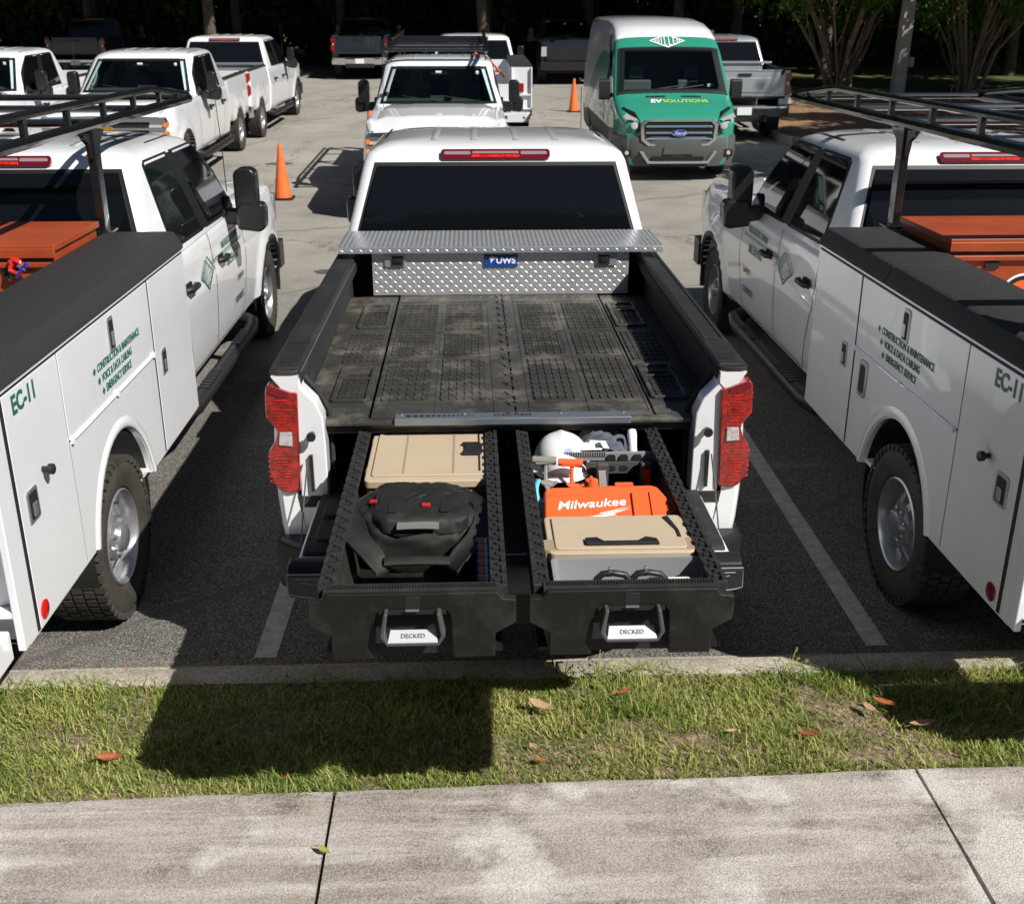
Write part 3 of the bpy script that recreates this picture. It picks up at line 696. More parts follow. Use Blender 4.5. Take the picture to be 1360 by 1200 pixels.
        def bow():
            mb = MB(); mb.prism([(-.15, -.03), (-.05, -.03), (-.06, -.055), (.06, -.055), (.05, -.03), (.15, -.03), (.13, .03), (.06, .03), (.07, .055), (-.05, .055), (-.06, .03), (-.13, .03)], 'y', NOSE + .045, NOSE + .065); mb.v = [(x, y, z + 1.05) for x, y, z in mb.v]; return mb.mesh('badge', M['gold'])
        obj('badge', cached('bow', bow), gg)
        for s in (-1, 1):
            def hl2():
                mb = MB()
                mb.prism([(s * .67, 1.06), (s * .95, 1.06), (s * .955, 1.145), (s * .67, 1.145)], 'y', NOSE - .28, NOSE + .02); mb.prism([(s * .67, .93), (s * .945, .93), (s * .95, 1.02), (s * .67, 1.02)], 'y', NOSE - .25, NOSE + .02)
                return mb.mesh('headlight', M['clear'])
            h = P('headlight', 'hlo%d' % s, hl2)
            def am():
                mb = MB()
                for z in (.94, 1.07): mb.box((s * .935, NOSE - .06, z + .03), (.055, .20, .065))
                return mb.mesh('turn_signal', M['amber'])
            obj('turn_signal', cached('am%d' % s, am), h)
        def bmp():
            mb = MB(); rows = []
            for x in [-1.0, -.96, -.85, -.6, -.3, 0, .3, .6, .85, .96, 1.0]:
                yb = NOSE + .16 - .16 * (abs(x) / 1.0) ** 4; rows.append([(x, yb - .18, .84), (x, yb - .02, .85), (x, yb, .78), (x, yb, .62), (x, yb - .05, .54), (x, yb - .2, .54)])
            mb.rows(rows, True, True); return mb.mesh('front_bumper', M['chrome'], 40)
        fb = P('front_bumper', 'bmpf', bmp)
        obj('air_dam', cached('dam', lambda: (lambda q: (q.box((0, NOSE - .02, .45), (1.7, .12, .2)), q.box((0, NOSE + .145, .70), (.8, .05, .1)), q)[2])(MB()).mesh('air_dam', M['black'])), fb)
    for s in (-1, 1): wheel(root, s * .875, oy + WY)

def green_logo(parent, mats, size=.3, loc=(0, 0, 0), rot=(0, 0, 0), name='logo'):    # wide diamond outline with letters cut to its height; drawn in XY plane
    def mk():
        mb = MB(); a, b = size * .62, size * .36
        out = [(-a, 0), (0, -b), (a, 0), (0, b)]; inn = [(x * .86, y * .86) for x, y in out]
        vs = [(x, y, 0) for x, y in out] + [(x, y, 0) for x, y in inn]; mb.add(vs, [(i, (i + 1) % 4, 4 + (i + 1) % 4, 4 + i) for i in range(4)])
        def bar(x, w_, y0=None, y1=None):
            h = b * .78 * (1 - abs(x) / (a * .84)); h = max(h, .004); y0_ = -h if y0 is None else y0 * h; y1_ = h if y1 is None else y1 * h
            mb.add([(x - w_ / 2, y0_, 0), (x + w_ / 2, y0_, 0), (x + w_ / 2, y1_, 0), (x - w_ / 2, y1_, 0)], [(0, 1, 2, 3)])
        w_ = a * .045
        for x in (-.66, -.56, -.46, -.32, -.14, .10, .34, .56): bar(x * a, w_)          # M I L L E R stems
        bar(-.56 * a, w_, .2, 1)
        for x, q in ((-.07, -1), (.17, -1)): bar(x * a, w_ * 2.6, q, q + .14)
        for q in (-1, -.07, .86): bar(.41 * a, w_ * 2.6, q, q + .14)
        for q in (-.07, .86): bar(.62 * a, w_ * 2.4, q, q + .2)
        bar(.68 * a, w_)
        return mb.mesh('logo', mats, 0)
    return obj(name, cached(('logo', mats.name, size), mk), parent, loc, rot)

# ------------------------------------------------------------------ service body truck (body rear at y=-.5, wheel at y=.73)
SX = 1.2
def service_truck(right_filler=True):
    root = empty('service_truck')
    cab(root, 2.45)
    # body shell side profile with round wheel opening
    z0, z1, yr, yf = .545, 1.53, -.5, 2.30
    def arch(r, n=20, cy=.785, cz=.40):
        pts = []
        for k in range(n + 1):
            a = math.pi * k / n; pts.append((cy + (r) * math.cos(a) * .98, cz + r * 1.12 * math.sin(a)))
        return [p for p in pts if p[1] > z0 + .001]
    def side(s):
        mb = MB(); a = arch(.475); poly = [(yr, z0), (yr, z1), (yf, z1), (yf, z0)] + [(a[0][0], z0)] + a + [(a[-1][0], z0)]
        n = len(poly)
        # build as strips (triangulate through tessellation of prism faces)
        mb.prism(poly, 'x', s * (SX - .028), s * SX)
        return mb.mesh('body_side', M['whitebox'], 30)
    for s in (-1, 1): obj('body_side', side(s), root)
    mb = MB(); mb.box((0, yf - .015, 1.04), (2 * SX - .06, .028, .97)); mb.build('body_front', M['whitebox'], root)
    mb = MB()
    for s in (-1, 1):
        mb.box((s * .765, .9, 1.18), (.02, 2.75, .66)); mb.box((s * .98, yr + .012, 1.04), (.41, .024, .975))
        mb.box((s * .98, .785, 1.00), (.40, .96, .02)); mb.box((s * .98, yf - .6, .56), (.40, 1.2, .02)); mb.box((s * .98, yf - .04, .8), (.4, .02, .5)); mb.box((s * .98, yr + .2, .56), (.40, .4, .02))
        mb.box((s * .98, .29, .78), (.40, .02, .46)); mb.box((s * .98, 1.28, .78), (.40, .02, .46))
    mb.build('side_compartment', M['whitebox'], root)
    mb = MB(); mb.box((0, .9, .86), (1.52, 2.78, .04)); mb.build('cargo_floor', M['steel'], root)
    mb = MB(); mb.box((0, yr - .0, 1.02), (1.52, .05, .34)); mb.build('tailgate', M['whitebox'], root, bevel=.01)
    # rear: recessed lamp pockets and step bumper
    mb = MB()
    for s in (-1, 1):
        mb.box((s * 1.19, yr - .03, 1.04), (.03, .06, .98)); mb.box((s * .78, yr - .03, 1.04), (.03, .06, .98)); mb.box((s * .985, yr - .03, .98), (.39, .055, .035)); mb.box((s * .985, yr - .03, .70), (.39, .055, .03))
    mb.build('rear_frame', M['whitebox'], root, bevel=.006)
    for s in (-1, 1):
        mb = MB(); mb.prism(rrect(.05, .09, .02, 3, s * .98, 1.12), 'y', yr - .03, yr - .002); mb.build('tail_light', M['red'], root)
    mb = MB(); prof = [(-1.13, .40), (-1.13, .60), (-1.19, .66), (1.19, .66), (1.13, .60), (1.13, .40)]
    for s in (-1, 1): mb.add([(s * 1.16, yr - .06, .645), (s * 1.16, yr - .30, .645), (s * 1.10, yr - .36, .645), (s * .45, yr - .36, .645), (s * .45, yr - .06, .645), (s * 1.16, yr - .06, .52), (s * 1.16, yr - .30, .52), (s * 1.10, yr - .36, .45), (s * .45, yr - .36, .45), (s * .45, yr - .06, .45)],
                      [(0, 1, 2, 3, 4), (5, 6, 7, 8, 9), (0, 1, 6, 5), (1, 2, 7, 6), (2, 3, 8, 7), (3, 4, 9, 8), (4, 0, 5, 9)])
    bmp = mb.build('step_bumper', M['whitebox'], root, bevel=.012)
    mb = MB()
    for s in (-1, 1):
        for k in range(4):
            for j in (0, 1): mb.prism([(s * (1.06 - .14 * k) + .028 * math.cos(q * .785), yr - .14 - .12 * j + .012 * math.sin(q * .785)) for q in range(8)], 'z', .64, .647)
        mb.prism([(s * 1.02 + .025 * math.cos(q * .785), .55 + .025 * math.sin(q * .785)) for q in range(8)], 'y', yr - .362, yr - .35)
    mb.build('step_hole', M['seam'], bmp)
    # doors: proud panels with dark gaps behind
    def door(s, name, poly, dx=.006):
        q = MB(); q.prism(poly, 'x', s * (SX + .0005), s * (SX + dx)); return q.build(name, M['whitebox'], root, bevel=.004)
    def gapm(s):
        q = MB()
        for (y, za, zb) in ((1.507, z0 + .01, 1.50), (-.412, z0 + .01, 1.50)): q.box((s * (SX + .001), y, (za + zb) / 2), (.006, .022, zb - za))
        for (y, za, zb) in ((.165, z0 + .02, 1.50), (2.272, z0, 1.50)): q.box((s * (SX + .001), y, (za + zb) / 2), (.004, .007, zb - za))
        q.box((s * (SX + .001), .93, 1.507), (.005, 2.68, .008)); q.box((s * (SX + .001), .83, 1.118), (.005, 1.33, .007))
        return q.build('door_gap', M['seam'], root)
    for s in (-1, 1):
        gapm(s)
        door(s, 'compartment_door', [(1.52, z0 + .012), (2.268, z0 + .012), (2.268, 1.502), (1.52, 1.502)])
        door(s, 'compartment_door', [(.170, 1.123), (1.495, 1.123), (1.495, 1.502), (.170, 1.502)])
        door(s, 'compartment_door', [(-.40, z0 + .012), (.160, z0 + .012), (.160, 1.502), (-.40, 1.502)])
        a = arch(.53); a2 = arch(.475)
        lower = [(1.495, z0 + .012), (1.495, 1.112), (.170, 1.112), (.170, z0 + .012)] 
        q = MB(); aa = arch(.50); q.prism([(1.495, z0 + .012), (1.495, 1.112), (.170, 1.112), (.170, z0 + .012), (aa[-1][0] - .001, z0 + .012)] + aa[::-1] + [(aa[0][0] + .001, z0 + .012)], 'x', s * (SX + .0005), s * (SX + .004)); q.build('lower_panel', M['whitebox'], root)
        q = MB(); rows = []
        for (y, z) in [(aa[0][0], z0)] + arch(.49, 26) + [(aa[-1][0], z0)]:
            d = Vector((y - .785, (z - .40))); d.normalize(); rows.append([(s * (SX + b), y + d.x * c, z + d.y * c) for b, c in ((-.03, -.010), (.010, -.010), (.015, .0), (.013, .022), (.003, .045))])
        q.rows(rows, False, False); q.build('wheel_arch_flare', M['whitebox'], root, smooth=60)
        q = MB(); q.lathe([(.0, SX - .44), (.455, SX - .44), (.455, SX - .03)], 'x', (0, .785, .46), 24, cap=False); q.v = [(s * x, y, z) for x, y, z in q.v]; q.build('wheel_well', M['seam'], root)
        q = MB(); q.tube([(s * (SX + .010), .19, 1.117), (s * (SX + .010), 1.47, 1.117)], .008, 6)
        for y in (.19, .83, 1.47): q.box((s * (SX + .012), y, 1.117), (.016, .02, .026))
        q.build('hinge', M['whitebox'], root)
        # latches: paddle with steel frame
        for (y, z, hy, hz) in ((.85, 1.40, .040, .082), (1.655, 1.03, .045, .070), (-.29, 1.035, .052, .066)):
            q = MB(); q.prism(rrect(hy, hz, .012, 2, y, z), 'x', s * (SX + .006), s * (SX + .012)); lt = q.build('latch', M['steel'], root, bevel=.002)
            q = MB(); q.prism(rrect(hy * .72, hz * .80, .008, 2, y, z), 'x', s * (SX + .011), s * (SX + .0135)); q.build('latch_recess', M['seam'], lt)
            q = MB(); q.box((s * (SX + .016), y, z - hz * .25), (.008, hy * .7, hz * .8)); q.build('paddle', M['steel'], lt, bevel=.002)
        q = MB(); q.lathe([(.012, SX + .005), (.012, SX + .03), (.022, SX + .032), (.022, SX + .05), (.016, SX + .054)], 'x', (0, -.15, 1.125), 12); q.v = [(s * x, y, z) for x, y, z in q.v]; q.build('rubber_stop', M['black'], root)
        q = MB(); q.lathe([(.040, SX + .005), (.040, SX + .010), (.036, SX + .012)], 'x', (0, -.345, .612), 20); q.v = [(s * x, y, z) for x, y, z in q.v]; q.build('reflector', M['redlit' if s > 0 else 'darkred'], root)  # sunlight put into the colour: brighter red sunward, darker on the shaded side
        if s < 0:
            q = MB(); q.prism(rrect(.058, .10, .03, 3, 1.33, .985), 'x', s * (SX + .004), s * (SX + .014)); ff = q.build('fuel_filler', M['steel'], root, bevel=.003)
            q = MB(); q.prism(rrect(.038, .075, .02, 3, 1.33, .985), 'x', s * (SX + .013), s * (SX + .0155)); q.build('filler_recess', M['seam'], ff)
        # lettering
        rt = (R(90), 0, R(90 * s)); xx = s * (SX + .0075)
        def T(t, size, y, z, al='LEFT', m='greenlt', sc=(1, 1, 1), x=None): return text(t, size, M[m], root, (x or xx, y, z), rt, 'lettering', al, sc)
        cy = .875
        for i, (t, dy) in enumerate((('CONSTRUCTION & MAINTENANCE', 0), ('VOICE & DATA CABLING', .05), ('EMERGENCY SERVICE', .09))):
            z = 1.30 - i * .058; y = cy - s * (.27 - dy * (1)); text(t, .052, M['greenlt'], root, (xx, y, z), rt, 'lettering', 'LEFT', (.80, 1, 1), off=.0009)
            q = MB(); q.prism([(y - s * .04 - .018, z), (y - s * .04, z - .018), (y - s * .04 + .018, z), (y - s * .04, z + .018)], 'x', xx, xx + s * .001); q.build('bullet', M['greenlt'], root)
        text('EC-11', .10, M['greenlt'], root, (xx, -.21, 1.44), rt, 'lettering', 'CENTER', (.95, 1, 1), off=.0028)
        # cab door graphics
        cx = s * (1.036); yb = 2.45
        T('MILLER ELECTRIC COMPANY', .078, yb + 2.0, 1.195, 'CENTER', sc=(.60, 1, 1), x=s * 1.014)
        bpy_t = T('800.554.4761', .105, yb + 1.98, 1.055, 'CENTER', sc=(.75, 1, 1), x=s * 1.034)
        q = MB()
        for z in (1.127, 1.143): q.rows([[(s * (side_x(1.33 + 1.1 * k / 12, z + w_) + .0025), yb + 1.33 + 1.1 * k / 12, z + w_) for w_ in (0, .007)] for k in range(13)], False, False)
        q.build('stripe', M['greenlt'], root)
        green_logo(root, M['greenlt'], .36, (s * 1.0325, yb + 1.14, 1.105), rt, 'logo').scale = (.9, .95, 1)
        T('2500 HD', .06, yb + 2.22, .86, 'CENTER', 'letter_black', x=s * 1.034); T('CHEVROLET', .075, yb + 2.16, .70, 'CENTER', 'letter_black', sc=(.8, 1, 1), x=s * 1.026)
        wheel(root, s * (SX - .145), .75)
    q = MB(); q.box((0, .9, .5), (1.0, 3.2, .16)); q.tube([(-1.0, .75, .40), (1.0, .75, .40)], .06, 10); q.lathe([(.1, -.14), (.17, -.05), (.17, .05), (.1, .14)], 'x', (0, .75, .4), 16); q.build('chassis', M['seam'], root)
    # black rough caps on top of the side compartments
    for s in (-1, 1):
        for (a, b) in ((-.5, 1.20), (1.207, 2.31)):
            q = MB(); q.prism([(s * .755, 1.525), (s * 1.208, 1.525), (s * 1.206, 1.545), (s * 1.165, 1.615), (s * 1.15, 1.622), (s * .77, 1.622), (s * .755, 1.615)], 'y', a, b); q.build('compartment_cap', M['capliner'], root, bevel=.004)
    return root
def ladder_rack(y1=4.8, y0=-.45, posts=(2.35, -.3), hw=.75, z=2.21, base=1.62, m='blackmetal', bars=(4.72, 3.5, 2.35, 1.2, 0.0, -.4)):
    r = empty('ladder_rack')
    for s in (-1, 1):
        mb = MB(); mb.tube([(s * hw, y0, z), (s * hw, y1 - .1, z + .01), (s * (hw - .04), y1, z + .02)], .032, 8); mb.build('lower_rail', M[m], r)
        mb = MB(); mb.tube([(s * hw, y0, z + .13), (s * hw, y1 - 1.15, z + .13), (s * hw, y1 - .95, z + .115), (s * (hw - .02), y1 - .03, z + .03)], .022, 8); mb.build('upper_rail', M[m], r)
        for y in [y1 - .95 - .62 * k for k in range(int((y1 - y0 - .9) / .62) + 1)] + [y1 - .45]:
            mb = MB(); h = .12 if y < y1 - .9 else .075; mb.box((s * hw, y, z + h / 2), (.03, .045, h)); mb.build('rail_post', M[m], r, bevel=.004)
        for y in posts:
            mb = MB(); mb.box((s * hw, y, (z + base) / 2), (.05, .095, z - base)); mb.box((s * hw, y, base - .0), (.12, .16, .02)); p = mb.build('upright', M[m], r, bevel=.008)
            mb = MB()
            for q in (-1, 1): mb.prism([(y + q * .045, z - .03), (y + q * .19, z - .03), (y + q * .16, z - .06), (y + q * .10, z - .09), (y + q * .075, z - .17), (y + q * .045, z - .19)], 'x', s * hw - .012, s * hw + .012)
            mb.build('gusset', M[m], p)
    for y in bars:
        mb = MB(); rows = [[(x, y + .055 * math.cos(a * .628), z + .016 + .024 * math.sin(a * .628)) for a in range(10)] for x in (-hw, hw)]; mb.rows(rows, True, True); mb.build('cross_bar', M[m], r)
    return r
def job_box():
    r = empty('job_box')
    mb = MB(); mb.box((0, .36, .39), (1.50, .70, .78)); b = mb.build('box_body', M['jobbox'], r, bevel=.006)
    mb = MB(); mb.box((0, .36, .80), (1.53, .74, .035)); mb.box((0, -.005, .775), (1.53, .015, .05)); mb.build('lid', M['jobbox'], r, bevel=.005)
    mb = MB(); mb.box((0, -.0, .715), (1.52, .03, .028)); mb.build('front_flange', M['jobbox'], r, bevel=.006)
    mb = MB(); mb.box((0, .008, .745), (1.48, .014, .025)); mb.build('lid_gap', M['seam'], r)
    for x in (-.52, .52):
        mb = MB(); mb.box((x, .004, .675), (.075, .012, .035)); mb.build('lock_slot', M['seam'], r)
    for x, sc in ((0, 1), (-.33, 1)):
        mb = MB(); mb.lathe([(.13 if x else .0001, .006), (.13 if x else .0001, .002)], 'y', (x, 0, .50), 28) if x else None
        if not x: continue
        e = mb.build('badge_ring', M['letter_white'], r); mb = MB(); mb.lathe([(.118, .0065), (.118, -.001)], 'y', (x, 0, .50), 28); mb.build('badge_disc', M['letter_black'], r)
        mb = MB(); mb.lathe([(.095, .0065), (.095, -.0025)], 'y', (x, 0, .50), 28); mb.build('badge_centre', M['orange'], r)
    return r

st1 = service_truck(); st1.location = (-2.90, 0, 0)
tag(st1, 'white service body truck at the left with sunlit side and green lettering', 'truck', 'white service body trucks')
st2 = copy_tree(st1); st2.location = (3.29, 0, 0)
tag(st2, 'white service body truck at the right with fuel filler, shaded side showing', 'truck', 'white service body trucks')
st3 = copy_tree(st1); st3.location = (.12, 20.6, g(20.6)); st3.rotation_euler = (R(1.6), 0, 0)
tag(st3, 'white service body truck far behind, beyond the truck that carries the grey ladder rack', 'truck', 'white service body trucks')
rk1 = ladder_rack(); rk1.location = (-2.90, 0, 0); tag(rk1, 'black steel ladder rack on the left service truck', 'ladder rack', 'ladder racks')
rk2 = copy_tree(rk1); rk2.location = (3.29, 0, 0); tag(rk2, 'black steel ladder rack on the right service truck', 'ladder rack', 'ladder racks')
jb1 = job_box(); jb1.location = (-2.90, 1.50, .88); tag(jb1, 'orange steel job box in the left service truck with red and blue strap on it', 'tool box', 'orange job boxes')
jb2 = copy_tree(jb1); jb2.location = (3.29, 1.50, .88); tag(jb2, 'orange steel job box in the right service truck with round emblem on its front', 'tool box', 'orange job boxes')
mb = MB(); mb.tube([(0, 0, 0), (.03, .0, .03), (.08, -.01, .01), (.11, -.01, -.05), (.06, -.02, -.09), (.0, -.02, -.06), (.02, -.01, 0)], .022, 7)
sg = mb.build('tie_strap', M['redlit'], None, (-2.36, 1.47, 1.615), smooth=60); sg.scale = (.62, .7, .62)
mb = MB(); mb.tube([(.05, -.03, -.12), (.10, -.035, -.04), (.15, -.03, .0), (.17, -.03, -.03)], .013, 6); mb.tube([(.07, -.035, -.02), (.13, -.035, -.06)], .012, 6); mb.build('buckle', M['blue'], sg)
tag(sg, 'crumpled red strap with blue buckle hanging on the left orange job box', 'strap')

# ------------------------------------------------------------------ pickup bed
def bed_side(blen, s, wy):
    sec = [(.90, .66), (.945, .63), (.985, .68), (1.0, .80), (1.008, .92), (1.010, 1.05), (1.004, 1.18), (.995, 1.30), (.985, 1.40), (.978, 1.444), (.868, 1.444), (.868, 1.40), (.905, 1.36), (.905, .92)]
    mb = MB(); rows = []; ys = [0, .012, .03, .07, .14] + [.2 + .06 * i for i in range(int((blen - .25) / .06))] + [blen - .01, blen]
    for y in ys:
        k = -.022 if y == 0 else -.008 if y < .02 else 0; tp = -.02 * max(0, 1 - y / .14)
        r = []
        for i, (x, z) in enumerate(sec):
            d = math.hypot(y - wy, z - .44)
            xx = x + (k + tp + .04 * math.exp(-((d - .52) / .06) ** 2) if i < 9 else 0)
            r.append((s * xx, y, z))
        rows.append(r)
    mb.rows(rows, True, True); me = mb.mesh('bed_side', M['white'], 32)
    c = MB(); c.lathe([(.475, s * .93), (.475, s * 1.3)], 'x', (0, wy, .43), 36)
    c2 = MB(); c2.lathe([(.46, s * .5), (.46, s * 1.3)], 'x', (0, wy, .40), 30)
    return cut(me, [c, c2] if False else [c2], 32)
def tail_light(root, s, oy=0):
    O = [(.988, 1.415), (.905, 1.382), (.872, 1.375), (.878, 1.20), (.888, .955), (.93, .945), (.972, .955), (1.004, 1.00), (1.010, 1.06), (1.008, 1.13), (.978, 1.175), (.968, 1.205), (.970, 1.225), (1.008, 1.275), (1.002, 1.40)]
    def mk(poly, y0, y1, m, nm): 
        mb = MB(); mb.prism([(s * a, b) for a, b in poly], 'y', y0, y1); return mb
    def inner(a0, a1, b0, b1): pass
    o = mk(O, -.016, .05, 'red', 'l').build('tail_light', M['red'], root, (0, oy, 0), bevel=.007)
    # inner faces: brighter ribs, clear centre, dark top
    mb = MB()
    for i in range(9): mb.box((s * (.942 + .008 * math.sin(i * 2)), -.0175, 1.245 + .013 * i), (.062 + .022 * math.sin(i * 3), .004, .0038))
    for i in range(12): mb.box((s * (.950 + .008 * math.sin(i * 2)), -.0175, .98 + .0135 * i), (.062 + .020 * math.sin(i * 2.3), .004, .0038))
    mb.build('lamp_rib', M['redrib'], o)
    mb = MB(); mb.prism([(s * a, b) for a, b in ((.905, 1.155), (.962, 1.16), (.955, 1.215), (.905, 1.215))], 'y', -.024, -.01); mb.build('reversing_lens', M['clear2'], o, bevel=.003)
    mb = MB(); mb.prism([(s * a, b) for a, b in ((.905, 1.384), (.985, 1.414), (.998, 1.385), (.95, 1.362), (.905, 1.362))], 'y', -.021, -.01); mb.build('lamp_top', M['darkred'], o, bevel=.003)
    mb = MB()
    for k in range(6): mb.box((s * .997, .012, 1.0 + .022 * k), (.030, .05, .010))
    for k in range(5): mb.box((s * .992, .012, 1.28 + .02 * k), (.030, .05, .009))
    mb.build('lamp_rib', M['redrib'], o)
    return o
def pickup(bed=1.98, paint='white', tail='closed', front='new', glass='glass', box=False, wyoff=.92):
    root = empty('pickup_truck'); cy = bed + .14; cab(root, cy, paint, front, glass=glass); wy = bed - wyoff + .0 if bed < 2.2 else 1.19
    if tail == 'open': wy = 1.25
    for s in (-1, 1):
        o = obj('bed_side', cached(('bs', bed, s), lambda: bed_side(bed, s, wy)), root)
        if paint != 'white': o.material_slots[0].link = 'OBJECT'; o.material_slots[0].material = M[paint]
        mb = MB(); mb.prism([(s * .866, 1.440), (s * .990, 1.440), (s * .993, 1.452), (s * .982, 1.464), (s * .876, 1.466), (s * .868, 1.460)], 'y', .055, bed + .02)
        mb.prism([(s * (.926 + a), .058 + b) for a, b in ((-.064, 0), (-.058, -.035), (-.03, -.05), (.03, -.05), (.058, -.03), (.064, 0))], 'z', 1.438, 1.463)
        rc = mb.build('rail_cap', M['rail'], root, bevel=.004)
        mb = MB()
        for dx in (-.040, .040): mb.box((s * (.926 + dx), bed / 2 + .15, 1.467), (.006, bed - .55, .004))
        mb.box((s * .926, .42, 1.467), (.080, .006, .004)); mb.box((s * .926, bed - .12, 1.467), (.080, .006, .004))
        for k in range(3): mb.box((s * .926, .30 + .05 * k, 1.467), (.05, .008, .004))
        mb.build('cap_ridge', M['rail'], rc)
        mb = MB(); mb.prism(rrect(.036, .042, .02, 3, s * .926, .16), 'z', 1.4655, 1.4675); mb.build('stake_pocket', M['seam'], rc)
        tail_light(root, s); wheel(root, s * .875, wy)
    mb = MB(); mb.box((0, bed / 2, .90), (1.80, bed, .05)); mb.box((0, bed - .02, 1.17), (1.80, .03, .52)); mb.build('bed_floor', M['liner'], root)
    for s in (-1, 1):
        mb = MB(); mb.prism([(s * .866, 1.440), (s * .867, 1.39), (s * .904, 1.35), (s * .904, .92), (s * .898, .92), (s * .898, 1.345), (s * .861, 1.385), (s * .860, 1.44)], 'y', .03, bed); mb.build('bed_liner', M['liner'], root, bevel=.002)
    mb = MB(); mb.box((0, bed / 2 + .3, .5), (1.0, bed + 1, .16)); mb.tube([(-.9, wy, .40), (.9, wy, .40)], .06, 8)
    for s in (-1, 1): mb.box((s * .80, wy, .70), (.18, 1.05, .40))
    mb.build('chassis', M['seam'], root)
    # rear bumper with rounded ends
    def rb(y0, z0, z1, m, wd=1.0, nm='rear_bumper', ins=0):
        mb = MB(); rows = []
        for x in (-1, -.97, -.9, -.78, -.5, 0, .5, .78, .9, .97, 1):
            yb = y0 + .17 * abs(x) ** 6; rows.append([(x * wd, yb + ins, z1), (x * wd, yb + .19, z1), (x * wd, yb + .19, z0), (x * wd, yb + .03, z0), (x * wd, yb, z0 + .05), (x * wd, yb, z1 - .03)])
        mb.rows(rows, True, True); return mb.build(nm, m, root, smooth=40)
    bm_ = rb(-.21, .52, .735, M['chrome'] if tail == 'closed' else M['black'])
    mb = MB(); rows = []
    for x in (-1, -.97, -.9, -.78, -.5, 0, .5, .78, .9, .97, 1):
        yb = -.20 + .17 * abs(x) ** 6; rows.append([(x * .985, yb, .732), (x * .985, yb + .01, .752), (x * .985, .0, .752), (x * .985, .0, .732)])
    mb.rows(rows, True, True); mb.build('step_pad', M['black'], bm_)
    mb = MB(); mb.box((0, -.215, .64), (.31, .01, .155)); 
    if tail == 'closed':
        mb.build('licence_plate', M['paper'], bm_)
        o = None; mb = MB(); mb.box((0, .035, 1.175), (1.54, .07, .56)); mb.box((0, -.002, 1.15), (1.25, .02, .30)); mb.box((0, .03, 1.448), (1.56, .085, .022)); tg = mb.build('tailgate', M[paint], root, bevel=.012)
        mb = MB(); mb.box((0, -.015, 1.36), (.28, .012, .06)); mb.build('tailgate_handle', M['black'], tg)
    else: mb.v = []
    for s in (-1, 1):        # jamb beside the tailgate opening
        mb = MB(); mb.prism([(s * .89, .70), (s * .89, 1.436), (s * .868, 1.436), (s * .858, 1.39), (s * .805, 1.335), (s * .778, 1.27), (s * .772, 1.15), (s * .772, .72)], 'y', .004, .10); jm = mb.build('tailgate_jamb', M[paint], root, bevel=.008)
        if tail == 'open':
            mb = MB(); mb.lathe([(.012, 0), (.012, -.025), (.02, -.028), (.02, -.04)], 'y', (s * .825, .0, 1.20), 10); mb.box((s * .835, -.004, 1.03), (.014, .016, .16)); mb.box((s * .80, -.002, .84), (.05, .012, .10)); mb.build('striker', M['blackmetal'], jm)
            mb = MB(); mb.tube([(s * .848, -.02, 1.10), (s * .868, -.06, .94), (s * .885, -.11, .77)], .0035, 6); mb.build('tailgate_cable', M['wire'], jm)
            mb = MB(); mb.tube([(s * .76, .12, .72), (s * .765, .12, 1.26), (s * .81, .12, 1.345), (s * .862, .12, 1.41)], .012, 8); mb.build('bed_edge_trim', M['liner'], jm)
    if box: pass
    return root

pk = pickup(2.60, 'white', 'open')
for c_ in pk.children:
    if c_.name.startswith('side_mirror'): c_.location.x = -.16 if sum(v.co.x for v in c_.data.vertices) > 0 else .16

for c_ in pk.children:
    if c_.name.split('.')[0] in ('bed_side', 'rail_cap', 'tail_light', 'tailgate_jamb', 'rear_bumper', 'bed_liner', 'bed_floor'): c_.scale.x = .977
pk.location = (.150, 0, 0); pk.rotation_euler = (0, 0, R(-.25))
tag(pk, 'white pickup truck in the middle foreground with lowered tailgate and open black drawers', 'truck', 'white pickup trucks')
# tailgate, lowered
mb = MB(); mb.prism([(-.01, .915), (-.01, .84), (-.56, .815), (-.615, .83), (-.63, .87), (-.615, .912), (-.58, .925)], 'x', -.80, .80); tg = mb.build('tailgate', M['white'], pk, bevel=.012)
mb = MB(); mb.prism([(-.0, .917), (-.0, .935), (-.50, .945), (-.55, .938), (-.56, .915)], 'x', -.785, .785); mb.build('tailgate_liner', M['liner'], tg, bevel=.008)
mb = MB(); mb.prism([(-.56, .925), (-.60, .93), (-.64, .915), (-.655, .86), (-.64, .80), (-.60, .785), (-.56, .79)], 'x', -.83, .83); mb.build('tailgate_cap', M['black'], tg, bevel=.008)
for s in (-1, 1):
    for (y0, y1) in ((-.10, -.26), (-.30, -.48)):
        mb = MB(); mb.prism(rrect(.13, abs(y1 - y0) / 2, .04, 4, s * .62, (y0 + y1) / 2), 'z', .935, .956); mb.build('liner_pad', M['liner'], tg, bevel=.008)
    mb = MB(); mb.prism([(s * .60, .90), (s * .825, .90), (s * .825, .828), (s * .80, .822), (s * .60, .80)], 'y', -.662, -.652); mb.build('end_panel', M['black'], tg, bevel=.003)
    mb = MB(); mb.tube([(s * .60, -.660, .905), (s * .828, -.660, .905), (s * .829, -.660, .826), (s * .80, -.660, .818), (s * .66, -.660, .800)], .0028, 5); mb.tube([(s * .62, -.663, .845), (s * .78, -.663, .875)], .002, 4); mb.tube([(s * .62, -.663, .885), (s * .80, -.663, .888)], .002, 4); mb.build('edge_trim', M['grey'], tg)
